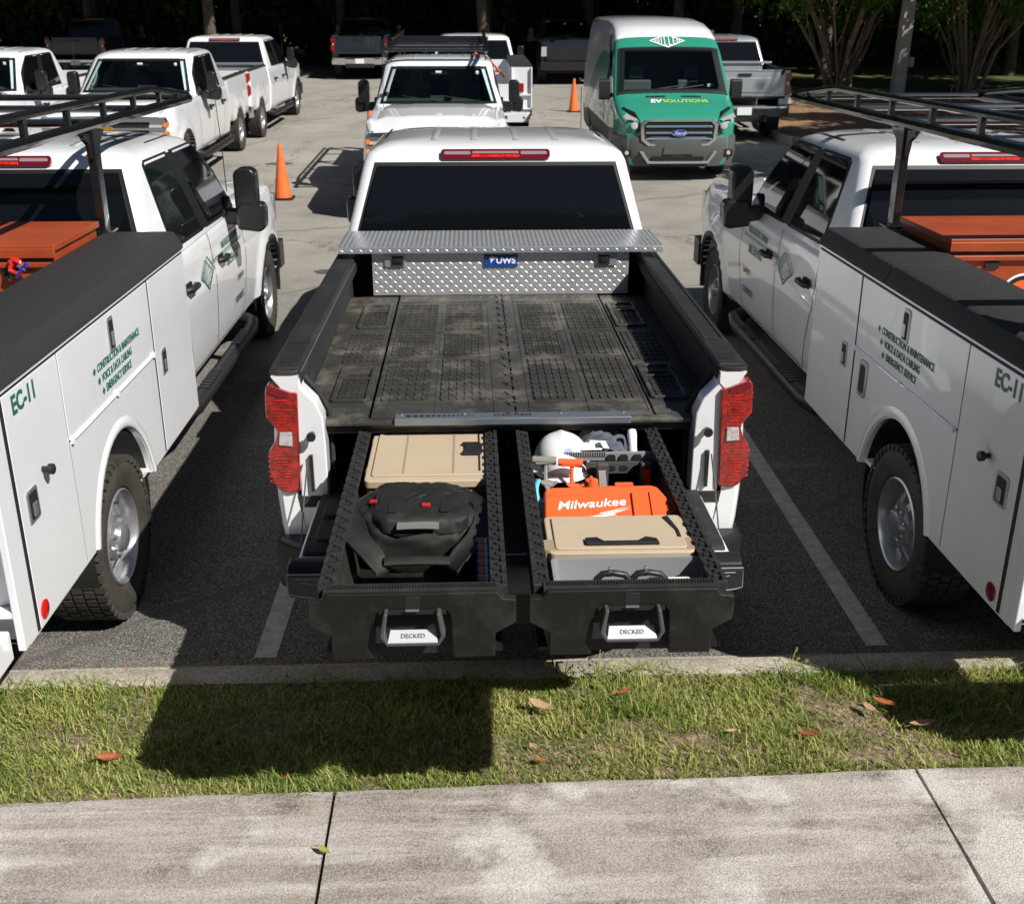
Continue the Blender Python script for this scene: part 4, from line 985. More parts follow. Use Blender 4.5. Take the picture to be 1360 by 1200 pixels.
# crossbed tool box, diamond plate
def lozenges(nx, ny, px, py, fn, mb, skip=None):
    for i in range(nx):
        for j in range(ny):
            u = (i - (nx - 1) / 2) * px; v = (j - (ny - 1) / 2) * py; a = R(45 if (i + j) % 2 else -45)
            if skip and skip(u, v): continue
            c, s = math.cos(a), math.sin(a); l, wd, h = .0150, .0050, .0020
            P = [(l, 0, 0), (0, wd, 0), (-l, 0, 0), (0, -wd, 0), (l * .35, 0, h), (-l * .35, 0, h)]
            P = [(u + x * c - y * s, v + x * s + y * c, z) for x, y, z in P]
            mb.add([fn(*p) for p in P], [(0, 1, 4), (1, 2, 5, 4), (2, 3, 5), (3, 0, 4, 5)])
def toolbox(detail=True):
    r = empty('truck_tool_box')
    mb = MB(); mb.box((0, .27, .13), (1.52, .46, .26)); bd = mb.build('box_body', M['alu'], r)
    mb = MB(); mb.box((0, .275, .285), (1.91, .55, .016)); mb.box((0, .004, .272), (1.91, .010, .034)); ld = mb.build('lid', M['aluedge'], r, bevel=.003)
    if detail:
        mb = MB(); lozenges(68, 19, .0278, .028, lambda x, y, z: (x, .28 + y, .2932 + z), mb); lozenges(68, 1, .0278, .02, lambda x, y, z: (x, -.0012 - z, .274 + y * .6), mb); tag(mb.build('lid_tread', M['alu'], ld, smooth=0), kind='stuff')
        mb = MB(); lozenges(54, 9, .0278, .0275, lambda x, y, z: (x, .0397 - z, .13 + y), mb); o = mb.build('face_tread', M['alu'], bd, smooth=0)
        tag(o, kind='stuff')
        for s in (-1, 1):
            mb = MB(); mb.prism(rrect(.062, .036, .01, 3, s * .625, .205), 'y', .030, .038); l = mb.build('latch', M['aluedge'], r, bevel=.002)
            mb = MB(); mb.prism(rrect(.034, .027, .004, 2, s * .61, .207), 'y', .022, .033); mb.build('latch_recess', M['seam'], l); mb = MB(); mb.prism(rrect(.022, .014, .003, 2, s * .61, .209), 'y', .016, .026); mb.build('latch_paddle', M['black'], l, bevel=.002)
        mb = MB(); mb.prism(rrect(.098, .034, .004, 2, 0, .205), 'y', .028, .037); pl = mb.build('name_plate', M['blue'], r)
        text('UWS', .052, M['letter_white'], pl, (.028, .0272, .204), (R(90), 0, 0), off=.0018)
        mb = MB(); mb.prism([(-.075, .222), (-.055, .230), (-.035, .226), (-.028, .215), (-.040, .214), (-.050, .205), (-.062, .188), (-.060, .204), (-.066, .214)], 'y', .0265, .029); mb.build('emblem', M['letter_white'], pl)
        for q in ((-.088, .185), (-.088, .226), (.088, .185), (.088, .226)):
            mb = MB(); mb.lathe([(.004, .025), (.004, .03)], 'y', (q[0], 0, q[1]), 8); mb.build('rivet', M['steel'], pl)
    return r
tb = toolbox(); tb.location = (.175, 2.215, 1.245); tag(tb, 'bright diamond plate tool box across the bed of the middle pickup truck', 'tool box', 'diamond plate tool boxes')

# ------------------------------------------------------------------ deck and drawers
dk = empty('deck_storage_system', (.163, 0, 0)); tag(dk, 'dusty black truck bed deck with two long drawers pulled out over the lowered tailgate', 'storage system')
def pad(x0, x1, y0, y1, z, nx, ny, parent, hole=None):
    mb = MB(); cx, cy = (x0 + x1) / 2, (y0 + y1) / 2
    mb.prism(rrect(abs(x1 - x0) / 2, abs(y1 - y0) / 2, .012, 2, cx, cy), 'z', z - .003, z + .0025); p = mb.build('tread_pad', M['deck'], parent, bevel=.0015, seg=1)
    mb = MB()
    for i in range(nx):
        for j in range(ny):
            u = x0 + (x1 - x0) * (i + .5) / nx; v = y0 + (y1 - y0) * (j + .5) / ny
            if hole and hole(u, v): continue
            a = abs(x1 - x0) / nx * .36; b = abs(y1 - y0) / ny * .36
            mb.box((u, v - b, z + .005), (2 * a, .006, .007)); mb.box((u - a, v, z + .005), (.0055, 2 * b, .007)); mb.box((u + a * .55, v + b * .5, z + .0045), (a * .7, .006, .006))
    o = mb.build('tread_bar', M['deck'], p, smooth=0); tag(o, kind='stuff'); return p
ZD = 1.243
zig = []
yy = .07; k = 0
while yy < 2.26: zig.append((.014 * (1 if k % 2 else -1), yy)); zig.append((.014 * (1 if k % 2 else -1), min(yy + .055, 2.26))); yy += .07; k += 1
for s in (-1, 1):
    zz = [(x + s * .0045, y) for x, y in zig]; poly = zz + [(s * .585, 2.26), (s * .585, .07)]
    mb = MB(); mb.prism(poly, 'z', ZD - .045, ZD); dp = mb.build('deck_panel', M['deck'], dk, smooth=25)
    for (y0, y1, ny) in ((.27, .90, 9), (.965, 1.37, 7), (1.435, 2.03, 9)):
        pad(s * .10, s * .305, y0, y1, ZD, 6, ny, dp) if s > 0 else pad(-.305, -.10, y0, y1, ZD, 6, ny, dp)
        pad(.35, .56, y0, y1, ZD, 6, ny, dp) if s > 0 else pad(-.56, -.35, y0, y1, ZD, 6, ny, dp)
    mb = MB()
    for x in (.075, .325, .575): mb.box((s * x, 1.16, ZD + .001), (.004, 2.1, .004))
    for y in (.235, .93, 1.40, 2.07): mb.box((s * .32, y, ZD + .001), (.5, .005, .004))
    for k in range(16): mb.lathe([(.008, ZD), (.008, ZD + .007), (.004, ZD + .009)], 'z', (s * .018, .10 + .14 * k, 0), 8)
    mb.build('panel_rib', M['deck'], dp)
    # outer side panel with ammunition-style hatches
    mb = MB(); a, b = s * .60, s * .82
    holes = [(.62, .70), (1.86, 1.945)]
    ysp = [.07, .62, .70, 1.86, 1.945, 2.26]
    for i in range(5):
        if i in (1, 3):
            for (xa, xb) in ((.60, .635), (.745, .82)): mb.box((s * (xa + xb) / 2, (ysp[i] + ysp[i + 1]) / 2, ZD - .020), (xb - xa, ysp[i + 1] - ysp[i], .024))
        else: mb.box((s * .71, (ysp[i] + ysp[i + 1]) / 2, ZD - .020), (.22, ysp[i + 1] - ysp[i], .024))
    mb.box((s * .8515, 1.195, ZD - .021), (.063, 2.13, .022))
    sp = mb.build('side_panel', M['deck'], dk)
    for (ya, yb, hy) in ((.30, .78, .66), (1.52, 2.02, 1.905)):
        mb = MB()
        for x in (.622, .768): mb.box((s * x, (ya + yb) / 2, ZD - .002), (.022, yb - ya, .016))
        for y in (ya, hy - .052, yb): mb.box((s * .695, y, ZD - .002), (.15, .022, .016))
        mb.build('hatch_frame', M['deck'], sp, bevel=.004)
        pad(min(s * .64, s * .75), max(s * .64, s * .75), ya + .03, hy - .08, ZD - .008, 4, 5, sp)
    pad(min(s * .615, s * .79), max(s * .615, s * .79), .88, 1.42, ZD - .008, 6, 8, sp)
    mb = MB(); mb.prism([(.05, ZD - .012), (.085, ZD - .004), (.085, ZD - .035), (.05, ZD - .030)], 'x', s * .47, s * .80); mb.build('front_lip', M['deck'], dk, bevel=.005)
mb = MB(); mb.box((0, .075, ZD - .012), (.975, .075, .030)); bar = mb.build('front_bar', M['aluedge'], dk, bevel=.004)
bar.data.materials.clear(); M['stripm'] = mat('scratched_steel_strip', (.26, .30, .33), .35, metal=.7, wear=.4, wcol=(.4, .42, .42), wscale=18, rvar=.15); bar.data.materials.append(M['stripm'])
mb = MB()
for k in range(14):
    r_ = .011 * (1 - k / 15) + .0015; mb.lathe([(r_, ZD + .003), (r_, ZD + .0045)], 'z', (-.43 + .028 * k - .0006 * k * k, .075, 0), 12)
mb.build('size_gauge', M['seam'], bar); text('DECKED', .038, M['letter_black'], bar, (0, .075, ZD + .004), (0, 0, 0), scale=(1.1, .8, 1))
mb = MB()
for x in (-.46, -.2, .2, .46): mb.lathe([(.006, ZD), (.006, ZD + .006), (.003, ZD + .007)], 'z', (x, .095, 0), 8)
mb.build('screw', M['steel'], bar)
mb = MB(); mb.box((0, .6, 1.06), (.05, 1.0, .27)); mb.box((0, 1.3, 1.07), (1.6, .03, .26))
for s in (-1, 1): mb.box((s * .565, .62, 1.06), (.03, 1.0, .26))
mb.box((0, .085, 1.19), (1.6, .02, .03)); mb.build('cabinet_frame', M['drawer'], dk)
ZR = 1.178
def drawer(cx, hwr, lab):
    d = empty('drawer', (cx, 0, 0), (0, 0, 0), dk)
    y0, y1 = -1.27, .62; hw = hwr
    mb = MB(); mb.box((0, (y0 + y1) / 2, .955), (2 * hw - .03, y1 - y0, .012)); mb.build('drawer_floor', M['drawer'], d)
    for s in (-1, 1):
        mb = MB(); mb.prism([(s * (hw - .052), ZR - .004), (s * (hw - .030), ZR - .07), (s * (hw - .070), .95), (s * (hw - .050), .95), (s * (hw - .008), ZR - .05), (s * hw, ZR - .03), (s * hw, ZR)], 'y', y0, y1); w_ = mb.build('drawer_wall', M['rimp'], d, bevel=.003)
        mb = MB(); n = 26
        for k in range(n):
            y = y0 + .03 + (y1 - y0) * k / n; mb.box((s * (hw - .008), y, ZR + .003), (.014, .045, .010)); mb.box((s * (hw - .044), y + .02, ZR + .002), (.010, .028, .008))
            mb.lathe([(.006, ZR), (.006, ZR + .007), (.003, ZR + .0075)], 'z', (s * (hw - .026), y + .035, 0), 7)
            mb.box((s * (hw - .027), y, ZR + .001), (.02, .010, .006))
        tag(mb.build('rim_rib', M['rimp'], w_, smooth=0), kind='stuff')
        mb = MB()
        for k in range(n): 
            y = y0 + .03 + (y1 - y0) * k / n; mb.prism(rrect(.007, .010, .005, 1, s * (hw - .026), y + .012), 'z', ZR + .0005, ZR + .0015)
        tag(mb.build('rim_slot', M['seam'], w_, smooth=0), kind='stuff')
    # front panel
    L = .29; prof = [(-.255, 0), (-.27, -.022), (-.31, -.026), (-.31, -.105), (-.247, -.142), (-.247, -.222), (-.118, -.222), (-.112, -.075), (-.096, -.055), (.096, -.055), (.112, -.075), (.118, -.222), (.247, -.222), (.247, -.142), (.31, -.105), (.31, -.026), (.27, -.022), (.255, 0)]
    mb = MB(); mb.prism([(a, ZR + b) for a, b in prof], 'y', -1.315, -1.28); fr = mb.build('drawer_front', M['drawer'], d, bevel=.006, smooth=25)
    mb = MB(); mb.box((0, -1.278, ZR - .012), (.53, .05, .028)); 
    for k in range(60): mb.box((-.25 + .5 * k / 59, -1.272, ZR + .004), (.0045, .024, .006))
    mb.build('front_rim', M['rimp'], fr, bevel=.0)
    mb = MB(); mb.box((0, -1.262, ZR - .13), (.25, .02, .20)); mb.box((0, -1.29, ZR - .062), (.20, .05, .016)); mb.build('handle_recess', M['seam'], fr)
    # handle
    mb = MB(); Hp = [(-.084, -.050), (-.098, -.125), (-.078, -.158), (.078, -.158), (.098, -.125), (.084, -.050), (.072, -.050), (.084, -.124), (.074, -.147), (-.074, -.147), (-.084, -.124), (-.072, -.050)]
    mb.prism([(a, ZR + b) for a, b in Hp], 'y', -1.352, -1.31); h = mb.build('drawer_handle', M['handle'], fr, bevel=.004, smooth=25)
    mb = MB(); mb.add([(-.075, -1.3500, ZR - .1465), (.075, -1.3500, ZR - .1465), (.067, -1.320, ZR - .1190), (-.067, -1.320, ZR - .1190)], [(0, 1, 2, 3)]); mb.build('grip_plate', M['plate'], h)
    an = math.atan2(.0275, .030); text('DECKED', .019, M['letter_black'], h, (0, -1.3355, ZR - .1320), (an, 0, 0), ext=.0009)
    mb = MB(); mb.prism(rrect(.022, .022, .004, 2, 0, ZR - .032), 'y', -1.3165, -1.31); l = mb.build('lock', M['seam'], fr, bevel=.002)
    mb = MB(); mb.box((0, -1.325, ZR - .051), (.040, .006, .004)); mb.build('lock_edge', M['steel'], l)
    return d
drawer(-.19 - .163, .285, ''); drawer(.468 - .163, .295, '')

# ------------------------------------------------------------------ things in the drawers
def case(name, x0, x1, y0, y1, z0, z1, lab, latch_side=False):
    r = empty(name, ((x0 + x1) / 2, (y0 + y1) / 2, z0)); hx, hy, h = (x1 - x0) / 2, (y1 - y0) / 2, z1 - z0
    mb = MB(); mb.prism(rrect(hx * .97, hy * .96, .02, 3), 'z', 0, h - .04); mb.build('case_body', M['tandark'], r, bevel=.006)
    mb = MB(); mb.prism(rrect(hx, hy, .022, 3), 'z', h - .040, h - .008); l = mb.build('lid', M['tan'], r, bevel=.006)
    mb = MB(); mb.prism(rrect(hx * .90, hy * .86, .014, 3), 'z', h - .009, h - .001); mb.build('lid_panel', M['tan'], l, bevel=.005)
    mb = MB()
    if latch_side:
        for x in (-.42, .36): mb.prism([(hx * x, -hy * .82), (hx * x + .008, -hy * .82), (hx * x + .008, hy * .82), (hx * x, hy * .82)], 'z', h - .002, h + .0004)
        for x in (-.98, .98):
            for y in (-.6, .5): mb.box((hx * x, hy * y, h - .02), (.01, .05, .02))
        q = MB(); q.box((hx * .79, -.0, h), (.006, hy * 1.5, .004)); q.build('lid_groove', M['seam'], l)
        q = MB(); q.prism([(hx * .50, -.045), (hx * .56, -.03), (hx * .56, .03), (hx * .50, .045), (hx * .52, .062), (hx * .80, .062), (hx * .84, .03), (hx * .84, -.03), (hx * .80, -.062), (hx * .52, -.062)], 'z', h - .004, h + .012); q.build('latch', M['black'], r, bevel=.003)
    else:
        q = MB(); q.prism([(-.115, -hy * .75), (.125, -hy * .75), (.12, -hy * .52), (.085, -hy * .42), (.055, -hy * .62), (-.055, -hy * .62), (-.075, -hy * .42), (-.115, -hy * .45)], 'z', h - .004, h + .010); q.build('latch', M['black'], r, bevel=.003)
        q = MB(); q.prism([(hx * .70, hy * .72), (hx * .78, hy * .78), (hx * .86, hy * .0), (hx * .86, -hy * .35), (hx * .82, -hy * .35), (hx * .82, hy * .0)], 'z', h - .002, h + .003); q.build('lid_groove', M['seam'], l)
        for s in (-1, 1): mb.prism(rrect(.02, .04, .008, 2, s * hx * .97, -hy * .6), 'z', h - .05, h - .006)
    mb.build('lid_rib', M['tandark'], l)
    tag(r, lab, 'case', 'tan plastic cases'); return r
case('tool_case', -.415, .072, -.40, .185, .965, 1.165, 'large tan plastic case with side latch at the back of the left drawer', True)
case('tool_case', .235, .712, -1.05, -.765, 1.04, 1.178, 'wide tan plastic case with front latch behind the grey bin in the right drawer')
# backpack
bpk = empty('backpack', (-.195, -.635, .965)); tag(bpk, 'black backpack with grey mesh patch and red tag lying in the left drawer', 'backpack')
def soft(cx, cy, cz, a, b, c, p=.62, nz_=.012, n=44, mseed=0):
    mb = MB(); rows = []
    sg_ = lambda v, e: math.copysign(abs(v) ** e, v)
    for i in range(n // 2 + 1):
        ph = -math.pi / 2 + math.pi * i / (n // 2); row = []
        for k in range(n):
            th = 2 * math.pi * k / n; x = a * sg_(math.cos(ph), p) * sg_(math.cos(th), p); y = b * sg_(math.cos(ph), p) * sg_(math.sin(th), p); z = c * sg_(math.sin(ph), p)
            d = nz_ * (mnoise.noise((x * 14 + mseed, y * 14, z * 14)) + .7 * mnoise.noise((x * 35, y * 35 + mseed, z * 30)) + .4 * abs(mnoise.noise((x * 22 + y * 22, y * 9, 5 + mseed))))
            q = Vector((x, y, z)); nn = q.normalized() if q.length > 0 else Vector((0, 0, 1)); q += nn * d; row.append((cx + q.x, cy + q.y, cz + q.z))
        rows.append(row)
    mb.rows(rows, True, False); return mb
soft(0, .06, .080, .225, .205, .130, .62, .015, 90).build('main_compartment', M['fabric'], bpk, smooth=80)
soft(.005, .01, .168, .172, .150, .045, .5, .012, 80, 4).build('front_pocket', M['fabric'], bpk, smooth=80)
mb = MB(); mb.rows([[(x, y, .196 + .05 * (y + .10) - .5 * x * x - (.012 if e else 0)) for x in [-.072 + .018 * k for k in range(9)]] for y, e in ((-.162, 1), (-.158, 0), (-.13, 0), (-.10, 0), (-.075, 0), (-.071, 1))], False, False); mb.build('mesh_patch', M['fabricgrey'], bpk)
for s in (-1, 1):
    mb = MB(); rows = []
    pts = [(s * .170, .12, .185), (s * .222, .02, .180), (s * .232, -.08, .165), (s * .205, -.17, .145), (s * .150, -.25, .125), (s * .112, -.285, .085)]
    for i, p in enumerate(pts):
        q = Vector(pts[min(i + 1, 5)]) - Vector(pts[max(i - 1, 0)]); q.normalize(); sd = Vector((-q.y, q.x, 0)).normalized(); up = Vector((0, 0, 1)); c = Vector(p)
        wd = (.022, .034, .042, .044, .040, .034)[i]; rows.append([c + sd * wd * a + up * b for a, b in ((-1, 0), (-.97, .008), (-.80, .009), (-.74, .006), (0, .010), (.74, .006), (.80, .009), (.97, .008), (1, 0), (.9, -.01), (-.9, -.01))])
    mb.rows(rows, True, True); mb.build('shoulder_strap', M['fabric'], bpk, smooth=70)
mb = MB(); mb.rows([[(x, -.262 + .024 * math.cos(q), .110 + .016 * math.sin(q) - .3 * x * x) for q in [R(36 * k) for k in range(10)]] for x in (-.11, -.06, 0, .06, .11)], True, True); mb.build('grab_handle', M['fabric'], bpk)
mb = MB(); mb.tube([(-.10, .28, .12), (-.13, .17, .20), (-.155, .05, .205), (-.15, -.08, .19)], .006, 6); mb.tube([(-.09, .27, .13), (-.12, .16, .205), (-.14, .04, .21), (-.14, -.08, .195)], .004, 6)
mb.tube([(-.16, -.06, .19), (-.06, -.085, .205), (.06, -.09, .205), (.16, -.06, .19)], .004, 6)
for k in range(3): mb.tube([(-.12 + .05 * k, -.03 + .02 * k, .207), (-.02 + .06 * k, .07, .212), (.03 + .06 * k, .10, .205)], .0025, 5)
mb.build('zipper', M['seam'], bpk, smooth=60)
mb = MB()
for (x0, y0, x1, y1, h) in ((-.15, .12, .02, .02, .020), (-.05, .14, .14, .04, .020), (-.13, -.02, .05, .10, .016), (.06, -.02, .17, .08, .016), (-.17, .20, .16, .19, .014)):
    mb.tube([(x0 + (x1 - x0) * t, y0 + (y1 - y0) * t + .01 * math.sin(t * 7), .206 - 1.2 * ((x0 + (x1 - x0) * t) ** 2 + (y0 + (y1 - y0) * t - .03) ** 2) + .004 * math.sin(t * 9)) for t in [k / 8 for k in range(9)]], [.004, .008, .011, .012, .012, .011, .009, .007, .003], 6)
tag(mb.build('fabric_fold', M['fabric'], bpk, smooth=80), kind='stuff')
mb = MB()
for s in (-1, 1):
    mb.box((s * .09, -.045, .214), (.03, .10, .004)); mb.box((s * .20, .0, .182), (.018, .05, .012))
mb.build('webbing', M['seam'], bpk, bevel=.001)
mb = MB(); mb.box((.025, -.045, .218), (.03, .018, .008)); mb.box((-.165, .02, .205), (.024, .012, .010)); mb.build('red_tag', M['redlit'], bpk, bevel=.002)
# cans
for k in range(8):
    r = empty('battery_cell', (.052, -.84 - .046 * k, 1.105 - .004 * k)); 
    mb = MB(); mb.lathe([(.020, -.05), (.022, -.045), (.022, .012)], 'x', (0, 0, 0), 14); mb.build('body', M['navyblue'], r)
    mb = MB(); mb.lathe([(.0222, -.042), (.0222, -.024)], 'x', (0, 0, 0), 14); mb.build('band', M['amber'], r); mb = MB(); mb.lathe([(.0223, -.022), (.0223, -.012)], 'x', (0, 0, 0), 14); mb.build('band', M['letter_white'], r)
    r.name = 'spray_can' if k == 0 else 'spray_can.%03d' % k
    tag(r, 'small navy can with orange band in the row beside the backpack', 'can', 'row of striped cans in the left drawer')
mb = MB(); mb.box((-.20, 0, 0), (.30, .055, .05)); tr = mb.build('drawer_tray', M['drawer'], None, (.02, -1.225, 1.10), bevel=.01)
for s in (-1, 1):
    mb = MB(); mb.box((-.205 + s * .062, -.002, .035), (.012, .012, .035)); mb.build('peg', M['steel'], tr, bevel=.002)
    mb = MB(); mb.tube([(-.205 + s * .062 + .05 * math.cos(R(20 * i)), 0, .015 + .018 * math.sin(R(20 * i))) for i in range(10)], .005, 6); mb.build('hoop', M['black'], tr)
tag(tr, 'low black tray with two steel pegs just inside the left drawer front', 'tray')
# right drawer
hat = empty('hard_hat', (.360, -.01, 1.065)); tag(hat, 'white hard hat with small blue emblem at the back of the right drawer', 'hard hat')
mb = MB(); rows = []
for i in range(13):
    t = i / 12; ph = R(90) * t
    rows.append([((.116 + .0) * math.cos(ph) ** .8 * math.cos(a), .14 * math.cos(ph) ** .8 * math.sin(a), .125 * math.sin(ph) + (.006 * math.exp(-(math.cos(a) * math.cos(ph) / .10) ** 2) if t > .2 else 0)) for a in [R(10 * k) for k in range(36)]])
mb.rows(rows, True, True); mb.build('shell', M['whitep'], hat, smooth=80)
mb = MB(); rows = [[(r * math.cos(a) * .116, (r * .14) * math.sin(a) - (.03 * max(0, -math.sin(a)) if r > 1.02 else 0), zz) for a in [R(10 * k) for k in range(36)]] for r, zz in ((.98, .0), (1.12, -.008), (1.12, -.012), (.98, -.005))]
mb.rows(rows, True, False); mb.build('brim', M['whitep'], hat, smooth=60)
def hatpt(a, e, r=1.012): a = R(a); e = R(e); return Vector((.116 * math.cos(e) ** .8 * math.cos(a) * r, .14 * math.cos(e) ** .8 * math.sin(a) * r, .125 * math.sin(e) * r))
mb = MB(); n = 10; cpt = hatpt(-78, 47); mb.add([hatpt(-78 + 13 * math.cos(R(180 * k / n)), 40 + 12 * math.sin(R(180 * k / n)), 1.03) for k in range(n + 1)], [tuple(range(n + 1))]); mb.build('emblem', M['blue'], hat)
mb = MB(); mb.add([hatpt(-140, 8, 1.03), hatpt(-122, 8, 1.03), hatpt(-128, 32, 1.03)], [(0, 1, 2)]); mb.build('green_sticker', M['greenlt'], hat)
mb = MB(); rows = []
for i in range(34):
    u = i / 33; row = []
    for j in range(30):
        v = j / 29; x = .43 + .21 * u; y = -.075 + .22 * v - .02 * u; fold = .012 * math.sin(9 * u + 6 * v + 3 * mnoise.noise((u * 4, v * 4, 0))) + .02 * mnoise.noise((u * 6, v * 5, 3))
        row.append((x + .4 * fold, y, 1.070 + .085 * math.sin(math.pi * min(1, u * 1.02)) ** .5 + fold + .02 * v))
    rows.append(row)
mb.rows(rows, False, False); o = mb.build('jacket', M['navycloth'], smooth=80); tag(o, 'crumpled navy cloth jacket behind the hard hat in the right drawer', 'jacket')
mb = MB(); mb.add([(0, 0, 0), (.095, -.01, .0), (.11, .07, .03), (.01, .075, .035)], [(0, 1, 2, 3)]); mb.add([(.03, .02, .012), (.13, .01, .006), (.12, .085, .04), (.05, .09, .045)], [(0, 1, 2, 3)]); o = mb.build('paper', M['paper'], None, (.43, -.09, 1.150), (R(-25), 0, 0)); o.scale = (.9, .6, 1); tag(o, 'folded white papers lying against the hard hat', 'paper')
mb = MB(); mb.lathe([(.014, 0), (.019, .01), (.017, .10), (.020, .15), (.018, .17), (.008, .175)], 'z', n=16); o = mb.build('white_bottle', M['whitep'], None, (.650, -.09, 1.06), (R(-38), 0, 0), smooth=60); tag(o, 'white tube shaped bottle standing at the right of the navy jacket', 'bottle')
# tool organiser
og = empty('tool_organiser', (.40, -.115, .978)); tag(og, 'grey notched tool organiser bar across the right drawer', 'tool organiser')
mb = MB(); mb.box((.155, 0, .155), (.42, .012, .035)); 
for k in range(18): mb.box((-.035 + .0095 * k, -.008, .168), (.005, .008, .020))
mb.build('bar', M['grey'], og, bevel=.002)
mb = MB(); mb.box((.20, -.012, .11), (.30, .010, .05)); mb.build('lower_bar', M['darkgrey'], og, bevel=.002)
for x in (.15, .20, .255):
    mb = MB(); mb.prism(rrect(.018, .014, .01, 3, x, .150), 'y', -.0125, -.006); mb.prism(rrect(.018, .012, .01, 3, x, .108), 'y', -.0185, -.012); mb.build('hole', M['seam'], og)
for x in (.11, .285):
    mb = MB(); mb.box((x, -.06, .085), (.045, .04, .13)); bt = mb.build('pouch', M['darkgrey'], og, bevel=.004); mb = MB(); mb.prism([(x - .012, .05), (x + .018, .05), (x + .010, .125), (x - .018, .125)], 'y', -.0825, -.080); mb.build('label_card', M['clear' if x < .2 else 'orange'], bt)
# grey caulk gun and orange tool
def guntool(name, x, y, m, lab, s=1):
    r = empty(name, (x, y, 1.09)); 
    mb = MB(); mb.tube([(-.05 * s, .0, .05), (.045 * s, -.005, .045)], [.016, .019], 8)
    for k in range(3): mb.box((.0, -.006 * k - .004, .056 - .008 * k), (.075, .010, .007))
    mb.build('barrel', M[m], r, bevel=.003)
    mb = MB(); mb.tube([(.005 * s, 0, .045), (.002, -.03, .0), (.0, -.07, -.03)], [.008, .008, .01], 7); mb.build('stem', M[m], r)
    mb = MB()
    for k in range(5): mb.tube([(-.022 + .006 * k, -.072 - .004 * k, -.015 - .004 * k), (.03 - .005 * k, -.078 - .005 * k, -.02 - .006 * k)], .0075, 6)
    mb.tube([(.02, -.085, -.03), (.045, -.075, -.015)], .006, 6); mb.build('grip', M[m], r, smooth=60)
    tag(r, lab, 'tool', 'hand tools in the right drawer')
guntool('clamp', .280, -.16, 'tool', 'grey plastic clamp at the left of the right drawer'); guntool('clamp', .382, -.19, 'orange', 'orange plastic clamp beside the grey one in the right drawer')
mb = MB(); mb.lathe([(.026, 0), (.028, .02), (.024, .05), (.010, .056)], 'z', n=18); mb.box((0, 0, .055), (.010, .044, .006)); o = mb.build('knob', M['orange'], None, (.442, -.40, 1.10), smooth=50); tag(o, 'round orange knob between orange clamp and orange case', 'knob')
mb = MB(); mb.box((0, 0, 0), (.07, .02, .012)); mb.box((-.03, -.03, -.005), (.012, .06, .012)); mb.box((0, .0, -.06), (.16, .12, .06)); o = mb.build('pry_tool', M['orange'], None, (.575, -.33, 1.10), bevel=.003); tag(o, 'flat orange handle tool right of the orange knob', 'tool')
mb = MB(); rows = [[(.0 + .006 * math.sin(i), -.02 * i, .012 * i - .0028 * i * i) , (.018 + .006 * math.sin(i), -.02 * i, .012 * i - .0028 * i * i)] for i in range(9)]; mb.rows(rows, False, False); o = mb.build('strap', M['cyan'], None, (.222, -.42, 1.165)); sd = o.modifiers.new('s', 'SOLIDIFY'); sd.thickness = .006; tag(o, 'cyan rubber strap left of the orange case', 'strap')
oc = empty('orange_case', (.470, -.62, 1.055), (R(14), 0, R(1.5))); tag(oc, 'bright orange plastic tool case with white script lettering in the right drawer', 'case')
mb = MB(); mb.prism([(-.235, -.13), (.245, -.13), (.228, .06), (.205, .125), (.18, .135), (-.185, .135), (-.215, .12)], 'z', -.06, .09); mb.build('shell', M['orange'], oc, bevel=.014, seg=3)
mb = MB(); mb.prism([(.085, -.13), (.10, -.13), (.115, .08), (.10, .08)], 'z', .088, .100); mb.prism([(.15, -.13), (.23, -.13), (.20, .085), (.165, .085)], 'z', .088, .097); mb.prism([(-.195, .075), (.11, .088), (.11, .096), (-.195, .083)], 'z', .088, .094); mb.build('shell_rib', M['orange'], oc, bevel=.003)
text('Milwaukee', .062, M['letter_white'], oc, (-.055, .024, .0912), (0, 0, R(4)), shear=.35, off=.0006, scale=(.94, 1.05, 1))
mb = MB(); mb.add([(-.16, -.045, .0915), (-.02, -.015, .0915), (-.03, -.008, .0915), (.09, .028, .0915), (-.01, -.005, .0915), (.0, -.02, .0915)], [(0, 5, 4, 1), (1, 2, 3)]); mb.add([(-.10, -.040, .0916), (.0, -.016, .0916), (-.005, -.008, .0916), (.085, .015, .0916), (.02, -.012, .0916), (.03, -.020, .0916)], [(0, 5, 4, 3, 2, 1)]); mb.build('lightning_mark', M['letter_white'], oc).location.y = -.022
gb = empty('parts_bin', (.495, -1.16, .965)); tag(gb, 'grey open plastic bin at the front of the right drawer', 'bin')
mb = MB(); o_, i_ = rrect(.255, .098, .02, 3), rrect(.245, .088, .016, 3); ib = rrect(.225, .07, .014, 3)
mb.rows([[(x * .9, y * .8, 0) for x, y in o_], [(x, y, .195) for x, y in o_], [(x, y, .195) for x, y in i_], [(x * .99, y * .97, .15) for x, y in i_], [(x, y, .02) for x, y in ib]], True, True); mb.build('bin_shell', M['grey'], gb, smooth=30)
mb = MB(); mb.box((.06, -.04, .10), (.14, .05, .08)); o = mb.build('parts_bag', M['paper'], None, (.54, -1.16, 1.01), bevel=.012); tag(o, 'white parts bag inside the grey bin', 'bag')
for i, (x, lab) in enumerate(((.42, 'black curved hand tool at the left in the grey bin'), (.53, 'black curved hand tool at the right in the grey bin'))):
    r = empty('pliers', (x, -1.20, 1.150)); mb = MB(); mb.tube([(-.05, 0, .0), (-.03, 0, .022), (0, 0, .026), (.04, 0, .018), (.06, 0, -.005)], .011, 8); mb.build('grip', M['black'], r, smooth=60)
    mb = MB(); mb.box((-.006, 0, .03), (.012, .014, .03)); mb.build('jaw', M['steel'], r, bevel=.002); tag(r, lab, 'tool', 'black hand tools in the grey bin')

